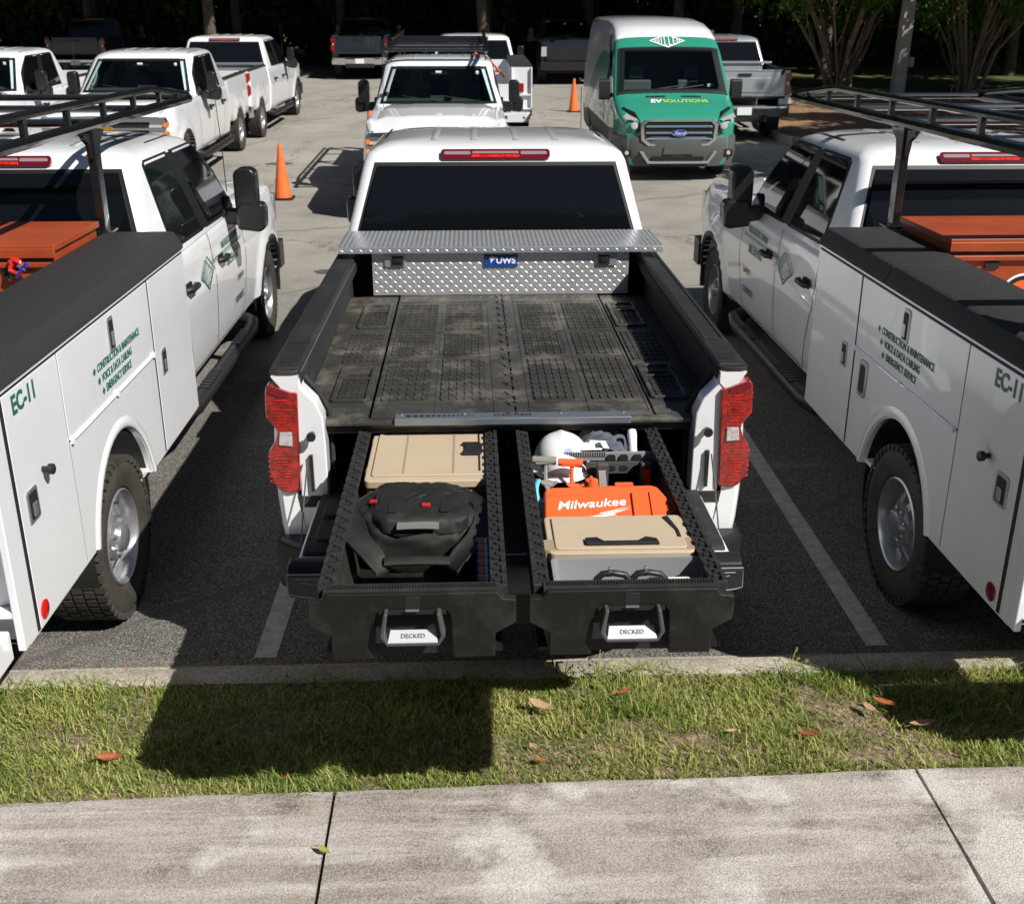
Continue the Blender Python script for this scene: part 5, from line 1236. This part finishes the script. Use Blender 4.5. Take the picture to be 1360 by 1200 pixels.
# ------------------------------------------------------------------ other pickups
def settle(o, x, y, rz, lab, grp='white pickup trucks'):
    o.location = (x, y, g(y)); o.rotation_euler = (R(1.6) if abs(rz) < 1 else R(-1.6), 0, rz); tag(o, lab, 'truck', grp)
p7 = pickup(1.98, 'white', 'closed', 'old', 'wglass'); TL = 1.98 + .14 + NOSE
settle(p7, -.47, 11.55 + TL, math.pi, 'white pickup truck with black ladder rack facing the camera behind the middle truck')
p4 = copy_tree(p7); settle(p4, -5.62, 13.6 + TL, math.pi, 'white pickup truck facing the camera with chrome grille, behind the left black ladder rack')
p3 = copy_tree(p7); settle(p3, -8.62, 13.9 + TL, math.pi, 'white pickup truck cut by the left picture edge, facing the camera')
p5 = pickup(1.98, 'white', 'closed', 'new'); settle(p5, -5.58, 20.2, R(-1.2), 'white pickup truck seen from behind with red tail light, top left')
p10 = pickup(1.98, 'silver', 'closed', 'new'); settle(p10, 5.85, 20.2, 0, 'silver grey pickup truck seen from behind, right of the green van', 'silver and dark trucks')
for y_, (x, yy, rz, lab) in enumerate(((-3.85, 37.3, 0, 'dark pickup truck seen from behind in the shade beyond the lot'), (3.4, 41.5, math.pi, 'dark truck facing the camera in the shade, left of the green van'), (-13.5, 36.5, 0, 'dark truck barely visible in deep shade at the top left'))):
    o = pickup(1.98, 'navy', 'closed', 'new') if y_ == 0 else copy_tree(pd)
    pd = o if y_ == 0 else pd
    settle(o, x, yy, rz, lab, 'silver and dark trucks')
tb5 = toolbox(False); tb5.location = (-5.54, 21.75, g(21.7) + 1.22); tag(tb5, 'aluminium tool box across the bed of the white truck seen from behind at top left', 'tool box', 'diamond plate tool boxes')
tb10 = copy_tree(tb5); tb10.location = (5.85, 21.7, g(21.7) + 1.24); tag(tb10, 'aluminium tool box across the bed of the silver truck', 'tool box', 'diamond plate tool boxes')
rk7 = ladder_rack(5.0, .1, (2.0, .15), .74, 2.19, 1.46, 'steel_dark' if False else 'blackmetal', (4.9, 4.0, 3.0, 2.0, 1.0, .15)); rk7.location = (-.47, 11.55 + TL, g(18) - .0); rk7.rotation_euler = (R(-1.6), 0, math.pi); tag(rk7, 'black ladder rack on the chrome grille truck behind the middle one', 'ladder rack', 'ladder racks')
# ladder lying in the far service truck
ld = empty('ladder', (.60, 21.2, g(21) + 1.35), (R(62), 0, R(-28))); tag(ld, 'orange ladder leaning in the bed of the far service truck', 'ladder')
for s in (-1, 1):
    mb = MB(); mb.box((s * .10, 0, .35), (.04, .03, 1.1)); mb.build('rail', M['cone'], ld)
for k in range(5):
    mb = MB(); mb.box((0, 0, -.05 + .2 * k), (.18, .025, .03)); mb.build('rung', M['letter_white'], ld)
# traffic cones
def cone(x, y, h, lab):
    r = empty('traffic_cone', (x, y, g(y))); mb = MB(); mb.prism(rrect(.17, .17, .03, 2), 'z', 0, .03); mb.build('base', M['seam'], r, bevel=.004)
    mb = MB(); mb.lathe([(.135, .03), (.13, .06), (.03, h - .03), (.024, h)], 'z', n=24); mb.build('cone_body', M['cone'], r, smooth=60); tag(r, lab, 'traffic cone', 'orange traffic cones')
cone(-2.945, 13.45, .84, 'orange traffic cone standing alone on the lot right of the left service truck')
cone(2.78, 26.3, .84, 'orange traffic cone half hidden at the left of the green van')
cone(-2.02, 19.0, .84, 'orange traffic cone behind the mirror of the chrome grille truck')

# ------------------------------------------------------------------ van
van = empty('delivery_van', (3.53, 14.95, g(15.2)), (R(1.5), 0, 0)); tag(van, 'green and white high roof van with lime lettering on its hood, facing the camera', 'van')
ZT = [(0, .98), (.05, 1.03), (.3, 1.16), (.75, 1.32), (.80, 1.36), (1.10, 1.66), (1.46, 2.03), (1.52, 2.08), (1.75, 2.24), (2.1, 2.38), (2.6, 2.47), (3.4, 2.52), (5.9, 2.50), (6.0, 2.42)]
VW = [(.28, .95), (.40, 1.01), (.76, 1.03), (1.1, 1.035), (1.35, 1.02), (1.7, .985), (2.1, .93), (2.5, .86)]
def vw(y, z):
    k = lerp([(0, .84), (.04, .90), (.12, .94), (.3, .975), (.6, 1.0), (6, 1)], y); return lerp(VW, z) * k
mb = MB(); rows = []; ysv = [0, .02, .05, .12, .2, .3, .45, .6, .75, .8, .9, 1.1, 1.3, 1.46, 1.52, 1.62, 1.75, 1.9, 2.1, 2.3, 2.6, 3, 3.4, 4, 5, 5.9, 6.0]
NZ = 12
for y in ysv:
    zt = lerp(ZT, y); half = [(0, .26), (.6, .26)]
    zl = [.28, .40, .58, .76] + [.76 + (zt - .10 - .76) * t for t in (.15, .3, .45, .6, .75, .9, 1)]
    for z in zl: half.append((vw(y, z), z))
    wt = vw(y, zt - .1); half += [(wt - .012, zt - .06), (wt - .04, zt - .028), (wt - .10, zt - .006), (wt - .2, zt + .008), (wt * .5, zt + .022), (0, zt + .028)]
    rows.append([(x, y, z) for x, z in half] + [(-x, y, z) for x, z in half[-2:0:-1]])
mb.rows(rows, True, True)
for i, f in enumerate(mb.f):
    c = sum((Vector(mb.v[k]) for k in f), Vector()) / len(f)
    if c.z < .74: mb.m[i] = 2
    elif c.y < 1.76 and not (c.y > 1.76): mb.m[i] = 1
    elif abs(c.x) > .93 and c.y < 3.6 - (c.z - 1.0) * 1.3: mb.m[i] = 1
kf = []
for f in mb.f:
    c = sum((Vector(mb.v[k]) for k in f), Vector()) / len(f); kf.append(not (len(f) == 4 and .84 < c.y < 1.46 and abs(c.x) < .86 and c.z > lerp(ZT, c.y) - .05))
mb.f, mb.m = [f for f, z_ in zip(mb.f, kf) if z_], [m_ for m_, z_ in zip(mb.m, kf) if z_]
vme = mb.mesh('van_body', [M['white'], M['green'], M['greycladding']], 40)
vb = obj('van_body', vme, van)
vb.data = cut(vme, [(lambda c: (c.lathe([(.40, .70), (.40, 1.3)], 'x', (0, yy, .36), 28), c)[1])(MB()) for yy in (.98, 4.8)] + [(lambda c: (c.lathe([(.40, -.70), (.40, -1.3)], 'x', (0, yy, .36), 28), c)[1])(MB()) for yy in (.98, 4.8)], 40)
def onfront(u, y, d=.006):   # point on hood / windshield / roof front at lateral u
    zt = lerp(ZT, y); wt = vw(y, zt - .1); a = abs(u) / wt; dz = .028 - .022 * a ** 2 - max(0, a - .86) * .22
    nrm = Vector((0, -(lerp(ZT, y + .02) - lerp(ZT, y - .02)), .04)).normalized(); return Vector((u, y, zt + dz)) + nrm * d
def vpanel(y0, y1, w0, w1, m, nm, d=.008, par=van, x0=-1, x1=1, ny=8):
    mb = MB(); rows = [[onfront((w0 + (w1 - w0) * j / ny) * (x0 + (x1 - x0) * k / 16), y0 + (y1 - y0) * j / ny, d) for k in range(17)] for j in range(ny + 1)]
    mb.rows(rows, False, False); back = [[p - Vector((0, 0, .03)) for p in r] for r in rows]
    for e in (0, -1): mb.rows([rows[e], back[e]], False, False); mb.rows([[r[e] for r in rows], [r[e] for r in back]], False, False)
    return mb.build(nm, m, par, smooth=60)
vpanel(.79, .85, .965, .955, M['seal'], 'window_seal', .007, ny=2); vpanel(1.455, 1.505, .892, .885, M['seal'], 'window_seal', .007, ny=2)
for s in (-1, 1):
    mb = MB(); mb.rows([[onfront(s * ((.965 - .08 * j / 8) - q), .79 + .715 * j / 8, .0075) for q in (0, .05, .12)] for j in range(9)], False, False); mb.build('window_seal', M['seal'], van)
ws = vpanel(.82, 1.48, .935, .855, M['cglass'], 'windshield', .011)
mb = MB()
for x in (-.5, .5): mb.box((x, 1.75, 1.20), (.52, .16, .65)); mb.box((x, 1.78, 1.66), (.26, .10, .22))
mb.build('seat', M['seat'], van, bevel=.03)
mb = MB(); mb.prism([(.84, 1.20), (.84, 1.29), (1.05, 1.33), (1.25, 1.30), (1.30, 1.05)], 'x', -.93, .93); mb.prism([(1.18, 1.31), (1.22, 1.42), (1.26, 1.41), (1.24, 1.30)], 'x', -.14, .14); mb.build('dashboard', M['dash'], van, bevel=.01)
mb = MB(); mb.tube([(.48 + .19 * math.cos(R(24 * k)), 1.36 + .08 * math.sin(R(24 * k)), 1.36 + .16 * math.sin(R(24 * k))) for k in range(16)], .016, 6, cap=False); mb.build('steering_wheel', M['black'], van)
mb = MB(); mb.box((0, 2.2, 1.4), (1.9, .03, 1.9)); mb.box((0, 1.7, .55), (1.9, 1.1, .04)); mb.build('bulkhead', M['greycladding'], van)
mb = MB(); mb.box((.42, 1.12, 1.50), (.10, .003, .05)); mb.build('sticker', M['paper'], ws).location = (.30, -.01, -.02)
for s in (-1, 1):
    mb = MB(); mb.tube([(s * .93, .95, 1.42), (s * .91, 1.15, 1.62), (s * .89, 1.35, 1.85)], .022, 6); mb.build('pillar_trim', M['trimlt'], van)
for s in (-1, 1):
    mb = MB(); mb.tube([onfront(s * .15 - .1, .84, .02), onfront(s * .15 + .40, .90, .022)], .008, 6); mb.build('wiper', M['black'], ws)
for s in (-1, 1):
    a = MB(); a.rows([[onfront(s * (.14 + .34 * k / 6), yq, .007) for k in range(7)] for yq in (.66, .71)], False, False); a.build('hood_vent', M['seam'], van)
    # headlight wrapping the corner
    mb = MB(); P = [(.63, .84), (.66, 1.00), (.75, 1.12), (.92, 1.19), (.995, 1.08), (.975, .87), (.86, .78), (.71, .79)]
    fr_, bk_ = [], []
    for (x, z) in P:
        yq = lerp([(0, 0), (.80, .0), (.86, .06), (.93, .22), (.97, .4)], x) + max(0, z - .95) * .55; fr_.append((s * x, yq - .035, z)); bk_.append((s * (x - .03), yq + .15, z))
    n = len(P); mb.add(fr_ + bk_, [tuple(range(n))] + [(i, (i + 1) % n, n + (i + 1) % n, n + i) for i in range(n)]); h = mb.build('headlight', M['seal'], van, bevel=.01)
    mb = MB(); mb.lathe([(.055, .0), (.06, -.02), (.03, -.03)], 'y', (s * .76, -.03, .92), 16); mb.prism([(s * .70, 1.02), (s * .90, 1.12), (s * .96, 1.06), (s * .74, .99)], 'y', -.02, .0); mb.lathe([(.06, .06), (.065, .04), (.03, .03)], 'y', (s * .87, .01, .98), 16); mb.build('lamp', M['clear'], h)
    mb = MB(); mb.prism(rrect(.09, .06, .03, 3, s * .86, .47), 'y', -.02, .12); fl = mb.build('fog_light', M['seal'], van, bevel=.01); mb = MB(); mb.lathe([(.035, -.012), (.03, -.02)], 'y', (s * .87, -.01, .47), 14); mb.build('lamp', M['clear'], fl)
    # door window, mirror
    mb = MB(); pl = [(1.15, 1.35), (2.0, 1.33), (2.05, 2.0), (1.72, 2.0)]; vs = [(s * (vw(y, z) + .006), y, z) for y, z in pl]; vs2 = [(s * (vw(y, z) - .03), y, z) for y, z in pl]; mb.add(vs + vs2, [(0, 1, 2, 3)] + [(i, (i + 1) % 4, 4 + (i + 1) % 4, 4 + i) for i in range(4)]); mb.build('side_window', M['glass'], van)
    mb = MB(); mb.prism([(y + .0, z) for y, z in rrect(.07, .17, .04, 3, 1.02, 1.42)], 'x', s * 1.06, s * 1.26); mb.tube([(s * .95, 1.12, 1.32), (s * 1.1, 1.05, 1.32)], .04, 8); mb.build('side_mirror', M['black'], van, bevel=.02)
    for yq in (.98, 4.8):
        wv = wheel(van, s * .86, yq, .35); wv.scale = (.88, .88, .88)
    mb = MB()
    for (y0, y1) in ((2.12, 2.13), (3.4, 3.41)): mb.prism([(y0, .5), (y1, .5), (y1, 2.2), (y0, 2.2)], 'x', s * .93, s * (vw(3, 1.2) + .002))
    mb = MB()
    for (y, za, zb) in ((2.15, .5, 2.2), (3.5, .5, 2.2)):
        mb.rows([[(s * (vw(y, z) + .003), y + k, z) for k in (-.006, .006)] for z in [za + (zb - za) * t / 8 for t in range(9)]], False, False)
    mb.build('door_seam', M['seam'], van)
    # swooping side graphic
    mb = MB(); 
    for (ya, yb, za, zb, mm) in ((2.0, 5.4, 1.9, .95, 'green'),):
        rows = []
        for k in range(15):
            t = k / 14; y = 1.9 + 3.8 * t; zc = 1.75 - .75 * t + .22 * math.sin(t * 5); wd = .10 + .16 * math.sin(math.pi * t); rows.append([(s * (vw(y, min(max(z, .8), 2.2)) + .003), y, z) for z in (zc - wd, zc, zc + wd)])
        mb.rows(rows, False, False)
    mb.build('side_graphic', M['green'], van)
    mb = MB(); rng = random.Random(3)
    for k in range(26):
        y = rng.uniform(.95, 2.9); z = rng.uniform(.82, 1.25); a = rng.uniform(-.9, .9) + (1.2 if k % 2 else 0); l = rng.uniform(.08, .2); q = [(y - l * math.cos(a), z - l * math.sin(a)), (y + .02 * math.sin(a), z - .03), (y + l * math.cos(a), z + l * math.sin(a)), (y - .02 * math.sin(a), z + .03)]
        mb.add([(s * (vw(a_, max(.78, b_)) + .005), a_, max(.78, b_)) for a_, b_ in q], [(0, 1, 2, 3)], k % 2)
    mb.build('leaf_graphic', [M['letter_white'], M['greenlt']], van, smooth=0)
# wrap-round grey bumper
mb = MB(); pl = [(-1.045, .60), (-1.04, .36), (-1.00, .17), (-.90, .04), (-.70, -.03), (-.35, -.065), (0, -.075)]; pl = pl + [(-x, y) for x, y in pl[-2::-1]]
mb.rows([[(x * 1.0, y, .74), (x * 1.012, y - .012, .70), (x * 1.015, y - .018, .45), (x * .98, y + .02, .25), (x * .86, y + .2, .25), (x * .86, y + .2, .74)] for x, y in pl], True, True); mb.build('front_bumper', M['greycladding'], van, smooth=45)
mb = MB(); G = [(-.55, 1.00), (-.62, .93), (-.60, .70), (-.49, .61), (.49, .61), (.60, .70), (.62, .93), (.55, 1.00)]
mb.prism([(x * 1.0, z) for x, z in G], 'y', -.055, .04); gr = mb.build('grille', M['seal'], van, bevel=.006)
mb = MB(); Go, Gi = [(x * 1.06, .805 + (z - .805) * 1.10) for x, z in G], [(x * .97, .805 + (z - .805) * .93) for x, z in G]; n = len(G)
mb.add([(x, -.075, z) for x, z in Go] + [(x, -.075, z) for x, z in Gi] + [(x, .05, z) for x, z in Go] + [(x, -.03, z) for x, z in Gi], [(i, (i + 1) % n, n + (i + 1) % n, n + i) for i in range(n)] + [(i, (i + 1) % n, 2 * n + (i + 1) % n, 2 * n + i) for i in range(n)] + [(n + i, n + (i + 1) % n, 3 * n + (i + 1) % n, 3 * n + i) for i in range(n)]); mb.build('grille_frame', M['chrome'], gr, smooth=20)
for z in (.70, .80, .905):
    mb = MB(); mb.box((0, -.066, z), (1.12, .03, .030)); mb.build('grille_bar', M['grey'], gr, bevel=.006); mb = MB(); mb.box((0, -.082, z + .004), (1.08, .006, .012)); mb.build('blue_trim', M['bluetrim'], gr)
mb = MB(); mb.lathe([(.13, -.085), (.135, -.095), (.125, -.10)], 'y', n=28); mb.v = [(x, y, z * .42 + .805) for x, y, z in mb.v]; bd = mb.build('badge', M['chrome'], gr); mb = MB(); mb.lathe([(.118, -.10), (.115, -.105)], 'y', n=28); mb.v = [(x, y, z * .40 + .805) for x, y, z in mb.v]; mb.build('badge_field', M['blue'], gr)
text('Ford', .085, M['letter_white'], gr, (0, -.1065, .80), (R(90), 0, 0), shear=.4, scale=(1.1, .9, 1))
mb = MB(); mb.prism([(-.58, .34), (.58, .34), (.46, .26), (-.46, .26)], 'y', -.08, .0); mb.prism([(-.42, .30), (.42, .30), (.44, .42), (-.44, .42)], 'y', -.105, -.02); mb.build('lower_intake', M['seal'], van)
mb = MB(); mb.prism([(-.66, .50), (-.52, .30), (.52, .30), (.66, .50), (.60, .50), (.49, .34), (-.49, .34), (-.60, .50)], 'y', -.112, -.02); mb.build('bumper_trim', M['grey'], van, bevel=.005)
mb = MB(); mb.prism([(-.26, .46), (.26, .46), (.24, .58), (-.24, .58)], 'y', -.108, -.02); mb.build('plate_mount', M['greycladding'], van)
sl_h = math.atan2(lerp(ZT, .6) - lerp(ZT, .35), .25)
p = onfront(-.17, .50, .008); text('EV', .17, M['letter_white'], van, (-.24, .50, p.z), (sl_h, 0, 0), align='RIGHT', off=.006, shear=.15); text('SOLUTIONS', .155, M['lime'], van, (-.21, .50, p.z), (sl_h, 0, 0), align='LEFT', off=.003, scale=(.93, 1, 1))
sl_r = math.atan2(lerp(ZT, 1.72) - lerp(ZT, 1.54), .18); p = onfront(0, 1.63, .012); green_logo(van, M['letter_white'], .52, p, (sl_r, 0, 0))
vpanel(1.74, 1.775, .87, .86, M['letter_white'], 'roof_stripe', .004, ny=1)

# ------------------------------------------------------------------ island, pole, trees
mb = MB(); isl = [(6.9, 19.6), (6.75, 20.3), (6.9, 22.5), (7.4, 25), (8.6, 27.2), (10.5, 28.2), (26, 29), (26, 19.3), (9, 19.2), (7.4, 19.3)]
mb.prism([(x, y) for x, y in isl], 'z', -.5, .02); mb.v = [(x, y, z + g(y) + .10 if z > 0 else z) for x, y, z in mb.v]; tag(mb.build('mulch_island', M['mulch'], smooth=0), kind='structure')
ik = tag(empty('island_kerb'), kind='structure')
ring = isl[:6] + [(26, 29)]; ring = [isl[-1]] + ring
for (a, b) in zip(ring, ring[1:]):
    va, vb_ = Vector(a), Vector(b); n = max(1, int((vb_ - va).length / 1.6)); 
    for k in range(n):
        p, q = va + (vb_ - va) * (k / n), va + (vb_ - va) * ((k + 1) / n); d = (q - p).normalized() * .01; mb = MB(); nn = Vector((-(q - p).y, (q - p).x)).normalized() * .08; p = p + d; q = q - d
        mb.add([(p + nn).to_tuple() + (g(p.y) - .05,), (q + nn).to_tuple() + (g(q.y) - .05,), (q - nn).to_tuple() + (g(q.y) - .05,), (p - nn).to_tuple() + (g(p.y) - .05,), (p + nn).to_tuple() + (g(p.y) + .145,), (q + nn).to_tuple() + (g(q.y) + .145,), (q - nn).to_tuple() + (g(q.y) + .145,), (p - nn).to_tuple() + (g(p.y) + .145,)], [(0, 1, 2, 3), (4, 5, 6, 7), (0, 1, 5, 4), (1, 2, 6, 5), (2, 3, 7, 6), (3, 0, 4, 7)]); mb.build('kerb_segment', M['kerb'], ik, bevel=.02)
sheet('lawn', -60, 60, [30.2, 34, 38, 45.5, 60], lambda y: g(min(y, 45)) + .05, M['farlawn'], 4).location.x = 0
bpy.data.objects['lawn'].data.transform(Matrix.Translation((68.5, 0, 0)))     # the lawn begins right of the lot
sheet('woodland_floor', -60, 60, [44.5, 60, 90], lambda y: g(45) + .06, M['soil'], 2)

pole = empty('light_pole', (13.0, 30.4, g(30.4)), (0, R(1.2), 0)); tag(pole, 'square concrete light pole between the two multi stem trees', 'pole')
mb = MB(); mb.box((0, 0, 4.5), (.36, .36, 9), t=.7); mb.build('shaft', M['concrete_pole'], pole, bevel=.03)
mb = MB(); mb.box((.26, -.1, 1.0), (.16, .14, .28)); mb.build('junction_box', M['grey'], pole, bevel=.01)

def leafmesh(name, n, fn, size, m, asp=.5):
    C = np.array([fn() for _ in range(n)]); a = RNG.standard_normal((n, 3)); a /= np.linalg.norm(a, axis=1)[:, None]; b = np.cross(a, RNG.standard_normal((n, 3))); b /= np.linalg.norm(b, axis=1)[:, None]
    s = size * (.6 + .8 * RNG.random(n))[:, None]; V = np.stack([C - a * s, C + b * s * asp, C + a * s, C - b * s * asp], 1)
    me = bpy.data.meshes.new(name); me.vertices.add(n * 4); me.vertices.foreach_set('co', V.ravel()); me.loops.add(n * 4); me.loops.foreach_set('vertex_index', np.arange(n * 4)); me.polygons.add(n); me.polygons.foreach_set('loop_start', np.arange(n) * 4); me.update(calc_edges=True)
    at = me.attributes.new('tint', 'FLOAT', 'POINT'); at.data.foreach_set('value', np.repeat(RNG.random(n), 4)); me.materials.append(M[m]); return me
def clumps(seed, nb, rx, ry, rz, br):
    rg = random.Random(seed); cs = []
    while len(cs) < nb:
        p = Vector((rg.uniform(-1, 1), rg.uniform(-1, 1), rg.uniform(-1, 1)))
        if p.length < 1: cs.append((Vector((p.x * rx, p.y * ry, p.z * rz)), rg.uniform(.6, 1.2) * br))
    def fn():
        c, r = cs[rg.randrange(nb)]; d = Vector((rg.gauss(0, 1), rg.gauss(0, 1), rg.gauss(0, .7))); d.normalize(); return tuple(c + d * r * rg.random() ** .45)
    return fn
CROWN = [leafmesh('crown', 9000, clumps(i, 26, 3.6, 3.6, 2.6, 1.35), .20, 'foliage') for i in range(3)]
TRUNK = []
for i in range(2):
    mb = MB(); rg = random.Random(i + 5); mb.tube([(0, 0, -.3), (.03, 0, .3), (rg.uniform(-.2, .2), rg.uniform(-.2, .2), 3), (rg.uniform(-.4, .4), rg.uniform(-.3, .3), 7)], [.30, .22, .18, .08], 10)
    for k in range(6):
        a = rg.random() * 6.28; z = rg.uniform(2.6, 5.5); l = rg.uniform(1.5, 3); mb.tube([(0, 0, z), (l * .5 * math.cos(a), l * .5 * math.sin(a), z + l * .5), (l * math.cos(a), l * math.sin(a), z + l * .8)], [.09, .06, .02], 6)
    TRUNK.append(mb.mesh('trunk', M['darkbark'], 60))
def tree(x, y, h, s, k, lab, grp):
    r = empty('shade_tree', (x, y, g(min(y, 45)) if y > 0 else 0), (0, 0, k * 1.7)); obj('trunk', TRUNK[k % 2], r); c = obj('crown', CROWN[k % 3], r, (0, -2.6 if 37 < y < 39 else 0, h)); c.scale = (s, s * (1.45 if 37 < y < 39 else 1), s); tag(r, lab, 'tree', grp); return r
k = 0
for (y, dx, xa, xb, h, s) in ((37.5, 5.6, -36, 34, 8.9, 1.3), (43, 5.2, -36, 34, 8.2, 1.3), (49, 5.2, -40, 38, 7.2, 1.45)):
    x = xa
    while x < xb:
        if y < 39 and min(abs(x + rr_ - q_) for rr_ in (0,) for q_ in (-3.85, 3.4, -13.5)) < 2.6: x += 2.6; continue
        rr = random.uniform(-1, 1); tree(x + rr, y + random.uniform(-.8, .8), h + random.uniform(-.5, .8), s * random.uniform(.92, 1.1), k, 'tall dark evergreen tree in the shaded woods behind the parked trucks', 'trees of the dark woods behind the lot'); x += dx; k += 1
# dense dark understorey behind the trunks
UN = [leafmesh('understorey', 9000, clumps(40 + i, 22, 4.2, 1.6, 2.6, 1.1), .17, 'foliage') for i in range(2)]
for row, (y, zz) in enumerate(((47.5, 1.6), (51, 3.4), (46, .4), (54, 6.6), (56, 3.0))):
    for i in range(15):
        if row == 2 and i % 2: continue
        r = obj('understorey_shrub', UN[i % 2], None, (-44 + i * 6.2 + random.uniform(-1, 1) + row * 2, y + random.uniform(-.6, .6), g(45) + zz), (0, 0, random.choice((0, math.pi)))); r.scale = (1.15, 1, 1.15) if row != 2 else (.8, .7, .6)
        tag(r, 'dark dense shrub thicket among the trunks of the shaded woods', 'shrub', 'shrub thickets in the woods')
# crape myrtles, many smooth stems
CM = leafmesh('crape_crown', 11000, clumps(77, 34, 3.0, 3.0, 1.7, .8), .085, 'crape')
def crape(x, y, seed, lab, h=4.6, s=1):
    r = empty('crape_myrtle', (x, y, g(y))); rg = random.Random(seed); mb = MB()
    for k in range(15):
        a = k / 15 * 6.28 + rg.uniform(-.2, .2); b = rg.uniform(.05, .42); f = rg.uniform(1.0, 3.4); pts = []
        for t in (0, .12, .3, .5, .7, .85, 1): pts.append((math.cos(a) * (b + f * t ** 1.5) + rg.uniform(-.07, .07), math.sin(a) * (b * .8 + f * t ** 1.5) + rg.uniform(-.07, .07), -.1 + 4.6 * t))
        rr = rg.uniform(.034, .066); mb.tube(pts, [rr * 1.35, rr * 1.1, rr, rr * .85, rr * .65, rr * .45, rr * .3], 8)
        for j in range(3):
            p = Vector(pts[rg.choice((1, 2, 3, 4))]); a2 = a + rg.uniform(-1, 1); l = rg.uniform(.6, 1.3); mb.tube([p, p + Vector((math.cos(a2) * l * .4, math.sin(a2) * l * .4, l * .6)), p + Vector((math.cos(a2) * l * .7, math.sin(a2) * l * .7, l * 1.4))], [rr * .55, rr * .4, rr * .15], 6)
    mb.build('trunk', M['bark'], r, smooth=70); c = obj('crown', CM, r, (0, 0, h)); c.scale = (s, s, s); tag(r, lab, 'tree', 'multi stem trees at the right'); return r
crape(12.0, 33.0, 3, 'multi stem crape myrtle left of the concrete pole', 4.15, 1.25)
crape(15.6, 31.4, 9, 'multi stem crape myrtle right of the concrete pole', 4.0, 1.3)
# trees on the right of the lot whose shade falls across the van and silver truck
for i, (x, y, h, s) in enumerate(((14.0, 11.8, 8.0, .80), (16.5, 15.5, 8.4, .95), (19.5, 21, 8.2, 1.1), (22.5, 27, 8.2, 1.1))):
    tree(x, y, h, s, i, 'tree on the right side of the lot that throws dappled shade on the van', 'trees along the right of the lot')
# woods across the street behind the photographer, seen only in the rear windows
for i in range(9): tree(-26 + i * 6.2 + random.uniform(-1, 1), -20.5 + random.uniform(-1.2, 1), 11.6 + random.uniform(-2.2, 1.4), 1.4, i, 'tree across the street behind the photographer', 'trees across the street')

for i, (x, y, h) in enumerate(((-9.5, -21, 15.5), (-5.2, -22, 17.6), (-1.4, -20.5, 14.8), (2.2, -21.5, 16.8), (6.4, -21, 15.2))):
    tree(x, y, h, 1.35, i, 'tall tree across the street behind the photographer, in the middle of the row', 'trees across the street')
# ------------------------------------------------------------------ every separate piece of a part becomes an object of its own
import bmesh
KEEP = ('lettering', 'logo', 'crown', 'trunk', 'understorey', 'tyre', '_rim_', 'leaf_graphic', 'lightning_mark', 'emblem', 'size_gauge', 'chassis', 'side_graphic', 'weed', 'grass', 'litter', 'soil', 'slab', 'body', 'zipper', 'tread')
def clusters(me):
    n = len(me.vertices)
    if n > 9000 or n < 6: return None
    par = list(range(n))
    def find(a):
        while par[a] != a: par[a] = par[par[a]]; a = par[a]
        return a
    for e in me.edges:
        a, b = find(e.vertices[0]), find(e.vertices[1])
        if a != b: par[a] = b
    isl = {}
    for i in range(n): isl.setdefault(find(i), []).append(i)
    if len(isl) < 2: return None
    it = []
    for v in isl.values():
        P = np.array([me.vertices[i].co for i in v]); it.append([P.min(0) - .0025, P.max(0) + .0025, v])
    ch = True
    while ch:
        ch = False; out = []
        for q in it:
            for o in out:
                if (q[0] <= o[1]).all() and (o[0] <= q[1]).all():
                    o[0] = np.minimum(o[0], q[0]); o[1] = np.maximum(o[1], q[1]); o[2] = o[2] + q[2]; ch = True; break
            else: out.append(q)
        it = out
    return [q[2] for q in it] if 2 <= len(it) <= 120 else None
done = {}
for o in [o for o in S.objects if o.type == 'MESH' and o.parent and not o.get('kind') == 'stuff']:
    base = o.name.split('.')[0]
    if base == 'rim' or any(base.startswith(k) or base.endswith(k) for k in KEEP): continue
    me = o.data
    if me not in done:
        cl = clusters(me); parts = None
        if cl:
            parts = []
            for c in cl:
                keep = set(c); bm = bmesh.new(); bm.from_mesh(me); bm.verts.ensure_lookup_table()
                bmesh.ops.delete(bm, geom=[v for v in bm.verts if v.index not in keep], context='VERTS'); m2 = bpy.data.meshes.new(me.name); bm.to_mesh(m2); bm.free()
                for mt in me.materials: m2.materials.append(mt)
                parts.append(m2)
        done[me] = parts
    if done[me]:
        mats_ = [(sl_.link, sl_.material) for sl_ in o.material_slots]
        for i, m2 in enumerate(done[me]):
            if i == 0: q = o
            else: q = o.copy(); COL.objects.link(q); q.name = base
            q.data = m2
            for sl_, (lk, mt) in zip(q.material_slots, mats_):
                if lk == 'OBJECT': sl_.link = 'OBJECT'; sl_.material = mt
